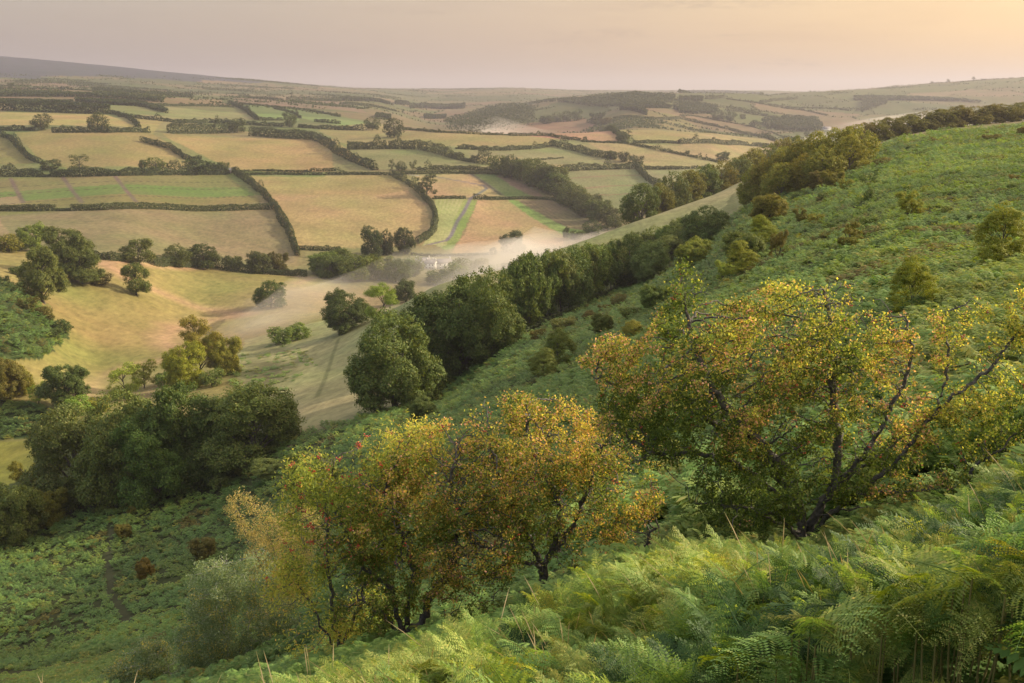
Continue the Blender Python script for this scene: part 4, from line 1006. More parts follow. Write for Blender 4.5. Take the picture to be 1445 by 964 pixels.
# wood behind the brow of the pale field
for i, (px, py, top, w) in enumerate([(905,316,263,52),(932,305,262,40),(950,298,247,50),(972,290,244,48),(995,284,236,48),(1018,276,231,48),(1040,270,226,46),(1062,264,214,46),(1084,258,208,44),(1104,250,200,42),(1122,246,196,40)]):
    h = (py - top); Y0 = 500 + i * 12
    u = (px - 722.5) / F; vt = (top - 482) / F; x = u / (CP - vt * SP) * Y0; ztop = HC + Y0 * (-SP - vt * CP) / (CP - vt * SP); g = float(hgt(x, Y0)); hh = max(9.0, ztop - g)
    plant('beech', 0, 0, 0, 0, 'o' if i % 2 else 'g', 'tree of the dark wood that shows over the brow of the pale field', 'wood behind the brow of the pale field', pos=(x, Y0, g), hw=(hh, max(w * Y0 / F, hh * .7)), lod='mid')
# wood on the shoulder of the hillside
for i, (px, py, top, w) in enumerate([(1206,238,183,58),(1178,250,186,58),(1150,258,192,58),(1128,266,203,52),(1105,274,212,52),(1082,284,224,50),(1064,292,240,44),(1195,246,196,50),(1160,262,212,54),(1132,272,222,50),(1100,284,234,50)]):
    plant('beech', px, py, top, w, 'o' if i % 2 else 'y', 'tree of the olive wood on the shoulder of the bracken hill', 'wood on the shoulder of the bracken hill', ymin=200, ymax=470, lod='mid')
for i, (px, py, top, w) in enumerate([(1215,206,176,40),(1240,204,172,42),(1262,200,168,42),(1285,196,164,44),(1308,193,160,44),(1330,190,156,44),(1352,187,151,46),(1376,185,154,44),(1396,183,160,40),(1418,181,155,44),(1440,178,147,46),(1460,176,145,46)]):
    Y0 = 500 + 4 * i; u = (px - 722.5) / F; vt = (top - 482) / F; x = u / (CP - vt * SP) * Y0; ztop = HC + Y0 * (-SP - vt * CP) / (CP - vt * SP); g = float(hgt(x, Y0)); hh = max(9.0, ztop - g)
    plant('beech', 0, 0, 0, 0, 'o' if i % 2 else 'b', 'tree of the brown wood along the skyline behind the bracken', 'wood along the skyline behind the bracken', pos=(x, Y0, g), hw=(hh, max(w * Y0 / F, hh * .8)), lod='mid')
# ------------------------------------------------------------------ bushes of the bracken hillside
HB = 'bushes of the bracken hillside'
for kind, t, px, py, top, w, tint, lab in [
 ('thorn','C',1002,490,452,62,'d','dark spiky thorn alone on the bright upper bracken'),
 ('bush','C',1307,424,390,82,'r','reddish oval bush high on the bracken near the edge of the view'),
 ('bush','C',1440,400,358,52,'r','reddish bush beside the pale path on the skyline'),
 ('thorn','C',1190,400,376,24,'d','tiny sapling on the upper bracken'),
 ('thorn','C',1070,428,402,64,'b','low straggling brown bush on the upper bracken'),
 ('bush','C',845,530,490,74,'r','dark reddish bush by the end of the shoulder wood'),
 ('bush','C',780,540,500,72,'o','olive bush under the last tree of the shoulder wood'),
 ('thorn','C',795,612,552,92,'d','spiky spreading bush below the shoulder wood'),
 ('bush','C',792,678,620,48,'d','small dark pointed bush standing alone in the bracken'),
 ('bush','C',695,632,580,66,'o','rounded olive bush between the spiky one and the shoulder wood'),
 ('bush','C',635,622,548,90,'o','wide olive bush on the bracken edge'),
 ('bush','C',575,632,550,84,'r','russet bush in front of the shoulder wood'),
 ('bush','C',598,680,636,56,'d','dark green bush in the bracken below the russet one'),
 ('bush','C',415,664,598,124,'v','pale yellowish bush below the shoulder wood'),
 ('bush','C',365,770,648,165,'o','large rounded bush tree on the near flank of the shoulder wood'),
 ('thorn','C',500,780,708,68,'b','bare twiggy thorn in the bracken'),
 ('thorn','C',408,910,800,76,'r','upright russet thorn in the bracken'),
 ('airy','C',335,868,740,118,'y','light feathery bush next to the russet thorn'),
 ('bush','C',258,945,812,168,'g','wide green bush behind the top of the hawthorn'),
 ('beech','C',92,860,705,185,'d','dark round tree behind the hawthorn tip'),
 ('bush','C',52,958,842,155,'y','yellow-green bush right behind the hawthorn tip'),
 ('thorn','C',955,738,640,112,'y','yellowish thorn in mid hillside'),
 ('airy','C',1335,955,700,250,'y','large yellowing thorn tree on the hillside, close to the edge of the view'),
 ('thorn','C',712,860,770,100,'b','bare grey thorn low in the bracken'),
 ('bush','C',480,670,642,34,'d','small dark bush beside the pale yellowish one'),
 ('bush','E',835,486,436,70,'r','dark red bush on the lower bracken, first below the beech strip'),
 ('bush','E',940,445,386,104,'p','wide grey-mauve bush below the bare-stemmed beeches'),
 ('bush','E',1056,398,356,58,'r','small russet bush further up from the grey-mauve one'),
 ('bush','E',1115,364,330,52,'r','small russet bush second up from the grey-mauve one'),
 ('bush','E',1180,340,286,74,'p','mauve bush at the upper edge of the lower bracken'),
 ('bush','E',1108,458,372,88,'g','upright green bush between the russet bushes and the hawthorn'),
 ('airy','E',925,590,436,170,'g','blue-green leafy sapling clump in the middle of the lower bracken'),
 ('airy','E',860,640,520,120,'g','lower leafy sapling beside the blue-green clump'),
 ('bush','E',352,812,728,108,'d','small dark bush on the bracken just above the orange thorns'),
 ('bush','E',362,714,668,70,'s','grey bush at the foot of the great dome beech'),
 ('bush','E',1235,395,340,110,'g','green bush below the merged trees of the strip'),
 ('bush','E',1330,350,255,130,'g','bigger green bush beside the hawthorn tip'),
 ('airy','E',1240,470,400,120,'y','yellow-green sapling behind the hawthorn boughs'),
 ('airy','F',965,385,140,190,'y','tall pale sapling behind the hawthorn, yellow-green and thin'),
 ('airy','F',250,205,70,150,'y','pale green bush just above the hawthorn crown'),
 ('thorn','F',180,230,150,90,'v','thin silvery sapling above the hawthorn crown'),
 ('bush','G',775,152,60,124,'s','grey-leaved sallow at the foot of the great beeches'),
 ('bush','G',940,135,76,92,'s','smaller grey sallow beside the big one'),
 ('bush','G',1035,80,5,92,'p','grey-brown bush at the end of the great beeches'),
 ('bush','G',525,350,284,66,'r','russet bush on the lower bracken, the one nearest the great beeches'),
 ('bush','G',862,435,344,108,'p','plum-brown bush on the lower bracken beside the birch'),
 ('bush','G',620,520,440,78,'r','rust-red bush in the middle of the lower bracken'),
 ('thorn','G',560,250,205,46,'b','small brown bush near the top of the lower bracken'),
]:
    plant(kind, px, py, top, w, tint, lab, HB, tile=t, ymin=22, ymax=480, cat='bush' if 'tree' not in lab else 'tree', lod='near' if abs(top-py) > 60 else None)

Rs = np.random.default_rng(31); ns = 0
while ns < 30:
    px = Rs.uniform(1020, 1440); py = Rs.uniform(205, 420)
    if py < 330 - (px - 1020) * .28 + 12: continue
    ns += 1; hp = Rs.uniform(6, 15) * (py / 300)
    plant(['bush', 'thorn'][ns % 2], px, py, py - hp, hp * Rs.uniform(1.1, 1.9), 'godyb'[ns % 5], 'small scrubby bush dotted among the bracken of the upper hillside', 'small scrub dotted over the upper hillside', ymin=22, ymax=430, cat='bush')
# ------------------------------------------------------------------ bracken
def frond_mat(name, stops, inst=False, spec=.18, rough=.55, trans=.40):
    m, nt, n, l = new_mat(name)
    g = N(nt, 'ShaderNodeNewGeometry'); oi = N(nt, 'ShaderNodeObjectInfo'); r = ramp(nt, stops)
    l.new(g.outputs['Random Per Island'], r.inputs[0])
    mx = N(nt, 'ShaderNodeMix', data_type='RGBA', blend_type='MULTIPLY'); mx.inputs[0].default_value = 1
    l.new(r.outputs[0], mx.inputs[6])
    if inst:
        at = N(nt, 'ShaderNodeAttribute', attribute_name='tint', attribute_type='INSTANCER'); l.new(at.outputs['Color'], mx.inputs[7])
    else: l.new(oi.outputs['Color'], mx.inputs[7])
    b = N(nt, 'ShaderNodeBsdfPrincipled', i_Roughness=rough); b.inputs['Specular IOR Level'].default_value = spec
    l.new(mx.outputs[2], b.inputs['Base Color'])
    t = N(nt, 'ShaderNodeBsdfTranslucent'); tx = N(nt, 'ShaderNodeMix', data_type='RGBA', blend_type='MULTIPLY'); tx.inputs[0].default_value = 1; tx.inputs[7].default_value = (1.5, 1.35, .5, 1)
    l.new(mx.outputs[2], tx.inputs[6]); l.new(tx.outputs[2], t.inputs[0])
    ms = N(nt, 'ShaderNodeMixShader', i_0=trans); l.new(b.outputs[0], ms.inputs[1]); l.new(t.outputs[0], ms.inputs[2])
    o = N(nt, 'ShaderNodeOutputMaterial'); l.new(ms.outputs[0], o.inputs[0])
    return m
FSTOPS = [(0, (.078, .155, .042)), (.5, (.108, .195, .056)), (.9, (.140, .225, .066)), (1, (.20, .25, .09))]
FR_I = frond_mat('bracken_leaf', FSTOPS, True); FR_O = frond_mat('frond_leaf', FSTOPS, False)
STALK = plain_mat('frond_stalk', (.20, .17, .05))
def tuft(seed, nfr, pairs, wide):
    R = np.random.default_rng(seed); Vs = []; n = 0
    for k in range(nfr):
        a = k * 2 * pi / nfr + R.uniform(-.5, .5); ca, sa = cos(a), sin(a)
        L = R.uniform(.55, 1.0); hgt0 = R.uniform(.45, .95); droop = R.uniform(.1, .5)
        b0 = R.normal(size=2) * .10
        t = np.linspace(.28, .98, pairs)
        r = L * .75 * t ** 1.2; z = hgt0 * (1 - (1 - t) ** 2.0) - droop * t ** 3
        w = .36 * L * np.sin(np.clip((1.04 - t) / .76, 0, 1) * pi / 2) ** .9
        dt = .72 / pairs * L * wide
        for s in (-1, 1):
            bx = r; A = np.stack([bx, np.zeros(pairs), z], 1)
            tip = np.stack([bx + w * .38, s * w, z - .22 * w + R.normal(size=pairs) * .02], 1)
            mid = (A + tip) / 2
            V = np.stack([A, mid + np.stack([np.full(pairs, dt * .5), np.zeros(pairs), np.full(pairs, .01)], 1), tip, mid - np.stack([np.full(pairs, dt * .5), np.zeros(pairs), np.full(pairs, -.01)], 1)], 1).reshape(-1, 3)
            V = np.stack([V[:, 0] * ca - V[:, 1] * sa + b0[0], V[:, 0] * sa + V[:, 1] * ca + b0[1], V[:, 2]], 1)
            Vs.append(V)
    V = np.concatenate(Vs); 
    return V, np.arange(len(V)).reshape(-1, 4)
def scatter_object(name, P, rot, scl, idx, tint, protos, label, cat):
    me = bpy.data.meshes.new(name); me.vertices.add(len(P)); me.vertices.foreach_set('co', np.asarray(P, np.float32).ravel())
    for k, dt, key, v in (('rot', 'FLOAT_VECTOR', 'vector', rot), ('scl', 'FLOAT_VECTOR', 'vector', scl), ('tint', 'FLOAT_COLOR', 'color', np.concatenate([tint, np.ones((len(P), 1))], 1))):
        a = me.attributes.new(k, dt, 'POINT'); a.data.foreach_set(key, np.asarray(v, np.float32).ravel())
    a = me.attributes.new('idx', 'INT', 'POINT'); a.data.foreach_set('value', np.asarray(idx, np.int32))
    o = link(name, me)
    cl = bpy.data.collections.new(name + '_fronds')
    for i, p in enumerate(protos): cl.objects.link(bpy.data.objects.new('frond_%03d' % i, p))
    ng = bpy.data.node_groups.new(name, 'GeometryNodeTree')
    ng.interface.new_socket('Geometry', in_out='INPUT', socket_type='NodeSocketGeometry'); ng.interface.new_socket('Geometry', in_out='OUTPUT', socket_type='NodeSocketGeometry')
    gi = ng.nodes.new('NodeGroupInput'); go = ng.nodes.new('NodeGroupOutput')
    ip = ng.nodes.new('GeometryNodeInstanceOnPoints'); ci = ng.nodes.new('GeometryNodeCollectionInfo')
    ci.inputs['Collection'].default_value = cl; ci.inputs['Separate Children'].default_value = True; ci.inputs['Reset Children'].default_value = True
    ip.inputs['Pick Instance'].default_value = True
    def na(nm, tp):
        q = ng.nodes.new('GeometryNodeInputNamedAttribute'); q.data_type = tp; q.inputs['Name'].default_value = nm; return q.outputs['Attribute']
    e2r = ng.nodes.new('FunctionNodeEulerToRotation')
    L = ng.links
    L.new(gi.outputs[0], ip.inputs['Points']); L.new(ci.outputs[0], ip.inputs['Instance']); L.new(na('idx', 'INT'), ip.inputs['Instance Index'])
    L.new(na('rot', 'FLOAT_VECTOR'), e2r.inputs[0]); L.new(e2r.outputs[0], ip.inputs['Rotation']); L.new(na('scl', 'FLOAT_VECTOR'), ip.inputs['Scale'])
    L.new(ip.outputs[0], go.inputs[0])
    md = o.modifiers.new('scatter', 'NODES'); md.node_group = ng
    return tag(o, label, cat, kind='stuff')
# where the bracken grows (plan outline)
edge = trace('P', [(1500,180),(1445,180),(1330,189),(1230,214),(1150,258),(1060,290),(1012,326),(950,365),(880,405),(800,448),(720,486),(650,530),(580,576),(520,585),(430,612),(390,640),(300,690),(200,712),(100,730),(0,775),(-330,900)], ymin=90, ymax=520)
low = trace('P', [(-330,1010),(0,948),(60,942),(130,928),(175,912)], ymin=60, ymax=200)
BRK = np.concatenate([edge[:, :2], low[:, :2], [[-30, 45], [-16, 12], [-6, 1.5], [9, .8], [60, 30], [300, 300]]])
KNOLL = trace('P', [(-330,395),(0,399),(35,409),(62,443),(98,472),(60,507),(0,514),(-330,518)], ymin=200)[:, :2]
HOLLOW = trace('P', [(-330,560),(0,556),(66,576),(58,612),(0,620),(-330,625)], ymin=200)[:, :2]
def near_line(P, L, w):
    return seg_dist(P, np.asarray(L)[:, :2])[0] < w
sheep = [trace('P', [(158,740),(153,790),(156,840),(185,880)], ymin=60, ymax=300), trace('P', [(560,590),(620,568),(700,530),(745,505)], ymin=60, ymax=300)]
def bracken_pts(y0, y1, sp_fn, seed, poly, a0=-.85, a1=.72):
    R = np.random.default_rng(seed); n = 0; out = []
    yy = np.exp(np.linspace(log(y0), log(y1), 40))
    for q0, q1 in zip(yy[:-1], yy[1:]):
        ym = (q0 + q1) / 2; s = sp_fn(ym); m = int((a1 - a0) * ym * (q1 - q0) / (s * s))
        Y = R.uniform(q0, q1, m); X = R.uniform(a0, a1, m) * Y
        out.append(np.stack([X, Y], 1))
    P = np.concatenate(out); P = P[inpoly(poly, P)]
    return P, R
BROW = np.array([(-400,1020),(300,988),(350,966),(460,950),(560,925),(640,890),(740,870),(800,825),(900,770),(1000,760),(1130,775),(1200,768),(1300,735),(1380,700),(1445,655),(1600,560),(1900,420)], float)
def fern_room(P, Z=None):
    """how tall the ferns stand: short under the lip of the brow and around the thorns' feet, full height elsewhere"""
    x, y = P[:, 0], P[:, 1]; Z = hgt(x, y) if Z is None else Z
    d = y * CP - (Z - HC) * SP; qx = 722.5 + F * x / d
    L = np.interp(qx, BROW[:, 0], BROW[:, 1]); qy = 482 - F * (y * SP + (Z - HC) * CP) / d
    lim = (qy - L) / F * d
    free = ((qx > 980) & (y > 12.8)) | ((qx > 820) & (y > 16.5)) | (y > 38)
    return np.where(free, 9.0, lim)
def bracken_tint(P, R, dry=0.0):
    n = len(P); f = fbm(P[:, 0] / 9, P[:, 1] / 9, 3, 61); f2 = fbm(P[:, 0] / 30, P[:, 1] / 30, 2, 71)
    t = np.tile([[1., 1., 1.]], (n, 1)) * R.uniform(.75, 1.2, (n, 1))
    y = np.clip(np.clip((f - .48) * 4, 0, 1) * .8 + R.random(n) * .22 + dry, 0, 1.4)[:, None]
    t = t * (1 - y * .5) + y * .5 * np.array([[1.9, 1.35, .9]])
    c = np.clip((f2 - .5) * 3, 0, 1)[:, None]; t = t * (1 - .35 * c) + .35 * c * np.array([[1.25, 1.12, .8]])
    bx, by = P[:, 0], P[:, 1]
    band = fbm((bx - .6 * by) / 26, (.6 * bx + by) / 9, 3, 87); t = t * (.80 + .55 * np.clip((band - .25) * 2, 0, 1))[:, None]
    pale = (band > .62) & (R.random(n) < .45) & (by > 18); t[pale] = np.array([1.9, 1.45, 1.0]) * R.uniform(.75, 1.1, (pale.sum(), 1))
    side = (((bx / by > .40) & (by > 13) & (by < 48)) * .55 + ((by > 8.5) & (by < 15) & (bx > .6) & (bx < 4.8)) * .4) * (fbm(bx / 2.5, by / 2.5, 2, 19) > .40)  # dry tan ferns; their colour also paints in sunlight on band and crest
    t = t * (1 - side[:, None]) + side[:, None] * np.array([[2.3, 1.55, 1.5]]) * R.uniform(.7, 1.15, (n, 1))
    rust = (fbm(bx / 7 + 40, by / 5, 3, 29) > .73) & (by > 25); t[rust] = np.array([1.5, .8, .7]) * R.uniform(.6, 1.1, (rust.sum(), 1))
    k = R.random(n) < .05 + np.max(dry) * .15; t[k] = np.array([2.2, 1.35, 1.0]) * R.uniform(.7, 1.1, (k.sum(), 1))
    return t
def lay(name, P, R, h, scl, protos, label, dry=0.0, flat=1.0):
    n = len(P); Z = hgt(P[:, 0], P[:, 1])
    rot = np.stack([R.normal(size=n) * .15, R.normal(size=n) * .15, R.uniform(0, 2 * pi, n)], 1)
    s = scl * R.uniform(.75, 1.3, n); hs = s * h * (.6 + .8 * fbm(P[:, 0] / 3.5, P[:, 1] / 3.5, 2, 15)); rm = np.maximum(fern_room(P) / .9, .28); hs = np.minimum(hs, rm); s = np.minimum(s, np.maximum(rm * 1.6, .35))
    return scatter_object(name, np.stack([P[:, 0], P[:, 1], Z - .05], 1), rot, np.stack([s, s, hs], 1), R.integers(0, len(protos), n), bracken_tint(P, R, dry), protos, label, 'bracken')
TF_MID = []
for k in range(4):
    V, Fc = tuft(300 + k, 6, 11, 1.25); TF_MID.append(mesh_from('bracken_tuft', V, Fc, FR_I))
TF_FAR = []
for k in range(4):
    V, Fc = tuft(400 + k, 6, 5, 1.5); TF_FAR.append(mesh_from('bracken_tuft', V, Fc, FR_I))
P, R = bracken_pts(9, 45, lambda y: max(.33, .0115 * y), 5, BRK, -.75, 1.1)
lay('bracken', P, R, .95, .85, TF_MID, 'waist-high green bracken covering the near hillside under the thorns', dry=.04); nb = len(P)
P, R = bracken_pts(45, 480, lambda y: .0064 * y + .12, 6, BRK)
k = (fern_room(P) > .5) & (fbm(P[:, 0] / 3.2, P[:, 1] / 2.2, 2, 23) > .24) & ~(near_line(P, sheep[0], .7) | near_line(P, sheep[1], .8)); P = P[k]
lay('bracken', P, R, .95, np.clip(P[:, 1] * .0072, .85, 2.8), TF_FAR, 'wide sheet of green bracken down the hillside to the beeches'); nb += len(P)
for poly, lab in ((KNOLL, 'bracken over the knoll at the edge of the combe'), (HOLLOW, 'bracken in the hollow below the brown-leaved tree')):
    P, R = bracken_pts(200, 520, lambda y: .006 * y, 8, poly, -.8, -.2)
    lay('bracken', P, R, .8, np.clip(P[:, 1] * .008, 1.0, 3.4), TF_FAR, lab); nb += len(P)
print('BRACKEN', nb)

P, R = bracken_pts(250, 520, lambda y: .010 * y, 9, trace('P', [(335,500),(400,482),(433,496),(447,517),(405,550),(345,560),(310,540)], ymin=200)[:, :2], -.6, 0)
P = P[fbm(P[:, 0] / 9, P[:, 1] / 9, 2, 8) > .42]
lay('sedge', P, R, .5, 2.0, TF_FAR, 'dark rough sedge in patches beside the stream flat', dry=.3)

P, R = bracken_pts(60, 140, lambda y: .0055 * y, 10, trace('P', [(-330,962),(60,947),(130,932),(175,917),(182,985),(100,1030),(-330,1030)], ymin=60, ymax=200)[:, :2], -.8, 0)
lay('rough_grass', P, R, .7, .8, TF_FAR, 'rough pale grass below the bracken in the bottom corner', dry=.75)
P, R = bracken_pts(3.0, 11.5, lambda y: .13 + .012 * y, 14, BRK, -.75, 1.6)
P = P[(P ** 2).sum(1) > 3.4 ** 2]
lay('bracken', P, R, .62, .5, TF_MID, 'low bracken filling in between the tall fronds', dry=.02)
# ------------------------------------------------------------------ thorns and birches grown twig by twig
def colonise(roots, A, step, di, dk, R, iters=160, wig=.25, up=0.0):
    """roots: list of polylines (first point on the ground); A: points the twigs reach for"""
    pos = []; par = []
    for line in roots:
        base = None
        for i, p in enumerate(line):
            pos.append(np.array(p, float)); par.append(-1 if base is None else base); base = len(pos) - 1
    A = A.copy(); nd = np.full(len(A), 1e9); ni = np.zeros(len(A), int)
    def upd(start):
        nonlocal nd, ni
        Q = np.array(pos[start:])
        for i0 in range(0, len(Q), 400):
            D = np.linalg.norm(A[:, None] - Q[None, i0:i0 + 400], axis=2); j = D.argmin(1); d = D[np.arange(len(A)), j]
            m = d < nd; nd[m] = d[m]; ni[m] = j[m] + start + i0
    upd(0)
    for it in range(iters):
        act = nd < di
        if not act.any(): di *= 1.5; continue
        idx = ni[act]; vec = unit(A[act] - np.array(pos)[idx])
        uq, inv = np.unique(idx, return_inverse=True)
        S = np.zeros((len(uq), 3)); np.add.at(S, inv, vec)
        S = unit(unit(S) + R.normal(size=S.shape) * wig + np.array([0, 0, up]))
        s0 = len(pos)
        for k, u in enumerate(uq):
            pos.append(pos[u] + S[k] * step); par.append(int(u))
        upd(s0)
        keep = nd > dk
        A, nd, ni = A[keep], nd[keep], ni[keep]
        if len(A) < 5: break
    return np.array(pos), np.array(par)
def skeleton_mesh(pos, par, rt, rmax, expo=2.3, k=5, mat=None, name='branches'):
    n = len(pos); ch = [[] for _ in range(n)]
    for i, p in enumerate(par):
        if p >= 0: ch[p].append(i)
    rad = np.zeros(n)
    for i in range(n - 1, -1, -1):          # children always come after parents
        rad[i] = rt if not ch[i] else sum(rad[c] ** expo for c in ch[i]) ** (1 / expo)
    rad = np.minimum(rad, rmax * (1 + 0 * rad))
    b = MB(); done = set()
    starts = [i for i in range(n) if par[i] < 0]
    stack = [(s, None) for s in starts]
    while stack:
        s, p = stack.pop()
        line = [p] if p is not None else []
        cur = s
        while True:
            line.append(cur)
            if not ch[cur]: break
            c = sorted(ch[cur], key=lambda q: -rad[q])
            for o in c[1:]: stack.append((o, cur))
            cur = c[0]
        if len(line) > 1:
            P = pos[line]; rr = rad[line].copy()
            if p is not None: rr[0] = min(rr[0], rr[1] * 1.2)
            if par[line[0]] < 0: rr[0] *= 1.5
            rr[-1] *= .5
            b.tube(P, rr, 7 if rr[0] > .03 else 4 if rr[0] < .009 else 5)
    return b.build(name, mat, smooth=True), rad, ch
def ellips(E, n, R, c0, mpx, shell=.0):
    """E: [(px,py,rx,rz, depth, ry, weight)] in photo pixels about the foot (c0)"""
    W = np.array([e[6] for e in E], float); W /= W.sum(); out = []
    for e, w in zip(E, W):
        m = int(n * w); d = unit(R.normal(size=(m, 3))) * (R.random(m) ** (1 / 2.6))[:, None]
        out.append(np.stack([(e[0] - c0[0]) * mpx + d[:, 0] * e[2] * mpx, e[4] + d[:, 1] * e[5], (c0[1] - e[1]) * mpx + d[:, 2] * e[3] * mpx], 1))
    return np.concatenate(out)
def col_leaf(name, spec=.15, rough=.6, trans=.5):
    m, nt, n, l = new_mat(name)
    at = N(nt, 'ShaderNodeAttribute', attribute_name='leaf'); 
    b = N(nt, 'ShaderNodeBsdfPrincipled', i_Roughness=rough); b.inputs['Specular IOR Level'].default_value = spec
    l.new(at.outputs['Color'], b.inputs['Base Color'])
    t = N(nt, 'ShaderNodeBsdfTranslucent'); tx = N(nt, 'ShaderNodeMix', data_type='RGBA', blend_type='MULTIPLY'); tx.inputs[0].default_value = 1; tx.inputs[7].default_value = (1.3, 1.28, .6, 1)
    l.new(at.outputs['Color'], tx.inputs[6]); l.new(tx.outputs[2], t.inputs[0])
    ms = N(nt, 'ShaderNodeMixShader', i_0=trans); l.new(b.outputs[0], ms.inputs[1]); l.new(t.outputs[0], ms.inputs[2])
    o = N(nt, 'ShaderNodeOutputMaterial'); l.new(ms.outputs[0], o.inputs[0])
    return m
HLEAF = col_leaf('turning_leaves')
BERRY = plain_mat('red_haws', (.46, .06, .02), rough=.35, var=.3, scale=20)
BARKT = bark_mat('thorn_bark', (.045, .040, .036), (.13, .12, .105), 22)
BARKB = bark_mat('birch_bark', (.16, .15, .13), (.5, .48, .44), 9)
def ico():
    t = (1 + 5 ** .5) / 2
    v = np.array([(-1, t, 0), (1, t, 0), (-1, -t, 0), (1, -t, 0), (0, -1, t), (0, 1, t), (0, -1, -t), (0, 1, -t), (t, 0, -1), (t, 0, 1), (-t, 0, -1), (-t, 0, 1)]); v = unit(v)
    f = np.array([(0,11,5),(0,5,1),(0,1,7),(0,7,10),(0,10,11),(1,5,9),(5,11,4),(11,10,2),(10,7,6),(7,1,8),(3,9,4),(3,4,2),(3,2,6),(3,6,8),(3,8,9),(4,9,5),(2,4,11),(6,2,10),(8,6,7),(9,8,1)])
    return v, f
ICO = ico()
def hero(label, name, foot, roots, E, natt, step, nleaf, lsize, pal, seed, cat='tree', bark=None, rt=.0032, rmax=.14, wig=.28, spread=.10, berries=0, bsize=.012, bcl=5, maxtwig=.010, droop=0.0, ymin=3, ymax=60, expo=2.25, aspect=.7, dk=1.8, di=9):
    """foot: photo pixel of the foot of the stem; roots and E in photo pixels about it"""
    R = np.random.default_rng(seed); f = hit(*foot, ymin, ymax); d = f[1] * CP + (HC - f[2]) * SP; m = d / F
    print(name, 'at', f.round(2), 'm/px', round(m, 5))
    A = ellips(E, natt, R, foot, m)
    rts = []
    for r in roots:
        P = np.array([((x - foot[0]) * m, dy, (foot[1] - y) * m) for x, y, dy in r])
        L = np.concatenate([[0], np.cumsum(np.linalg.norm(np.diff(P, axis=0), axis=1))]); t = np.arange(0, L[-1], step)
        P = np.stack([hermite(L, P[:, i], pchip_slopes(L, P[:, i]), t) if len(L) > 2 else np.interp(t, L, P[:, i]) for i in range(3)], 1)
        P[1:] += R.normal(size=(len(P) - 1, 3)) * step * .22
        rts.append(P)
    # keep twigs out of the ground
    gz = hgt(A[:, 0] + f[0], A[:, 1] + f[1]) - f[2]; A = A[A[:, 2] > gz + .15]
    pos, par = colonise(rts, A, step, step * di, step * dk, R, wig=wig)
    me, rad, ch = skeleton_mesh(pos, par, rt, rmax, expo, mat=bark or BARKT)
    o = empty(name, f); tag(o, label, cat)
    link('branches', me, o)
    tw = np.nonzero(rad < maxtwig)[0]
    q = pos[tw]; dn = fbm(q[:, 0] / .45 + 5, q[:, 2] / .35 + q[:, 1] / .5, 2, seed)      # leafy and bare stretches
    wt = np.clip((dn - .34) * 5, .06, 1.6) * (1.0 + .8 * (rad[tw] < rt * 1.3)); k = R.choice(tw, nleaf, p=wt / wt.sum())
    # leaves sit in rosettes along the twigs
    off = R.normal(size=(nleaf, 3)) * spread * .5; off[:, 2] -= droop * np.abs(R.normal(size=nleaf)) * spread
    P = pos[k] + off
    nr = unit(R.normal(size=(nleaf, 3)) + np.array([.25, -.1, .7]))
    V, Fc = leaf_quads(P, lsize * R.uniform(.6, 1.3, nleaf), nrm=nr, jit=1.2, R=R, aspect=aspect)
    col = pal(P, k, rad, R)
    lm = mesh_from('leaves', V, Fc, HLEAF, attrs={'leaf': np.repeat(col, 4, 0)})
    link('leaves', lm, o)
    if berries:
        kk = tw[R.integers(0, len(tw), berries)]; hi = pos[kk, 2] > np.quantile(pos[:, 2], .25); kk = kk[hi]
        C = np.repeat(pos[kk], bcl, 0) + R.normal(size=(len(kk) * bcl, 3)) * bsize * 1.6
        v = (C[:, None] + ICO[0][None] * bsize * R.uniform(.7, 1.1, (len(C), 1, 1))).reshape(-1, 3)
        fc = (ICO[1][None] + (np.arange(len(C)) * 12)[:, None, None]).reshape(-1, 3)
        bo = link('berries', mesh_from('berries', v, fc, BERRY, smooth=True), o); bo['kind'] = 'stuff'
    return o, pos, rad
def mixpal(cols, w): 
    cols = np.minimum(np.array(cols) * 1.75, .7); w = np.array(w) / np.sum(w)
    return lambda n, R: cols[R.choice(len(cols), n, p=w)]
G1, G2, Y1, Y2, O1, P1, B1 = (.055, .085, .02), (.09, .12, .03), (.23, .23, .05), (.31, .285, .065), (.33, .215, .07), (.42, .22, .15), (.18, .12, .05)
def haw_pal(P, k, rad, R):
    """autumn patches towards the light, green in the lower boughs"""
    n = len(P); x, y, z = P[:, 0], P[:, 1], P[:, 2]
    f = fbm(x / .55 + 3, z / .45 + y / .6, 2, 51); h = np.clip((z - 1.15) / 1.4, 0, 1) * .75 + np.clip((x + .3) / 1.8, 0, 1) * .45
    a = np.clip(h + (f - .5) * 1.6 - .20, 0, 1)
    g = mixpal([G1, G2, (.13, .16, .04)], [5, 4, 2])(n, R) * .85; yel = mixpal([Y1, Y2, G2, O1], [5, 4, 4, 1])(n, R); pk = mixpal([P1, O1, Y1, B1, G2], [5, 2, 4, 2, 3])(n, R)
    c = np.where((R.random(n) < a)[:, None], yel, g)
    f3 = fbm(x / .7 + 9, z / .5 - y / .7, 2, 57)
    c = np.where(((f3 > .43) & (a > .25) & (x < 1.4) & (R.random(n) < .62))[:, None], pk, c)
    return c * R.uniform(.75, 1.2, (n, 1))
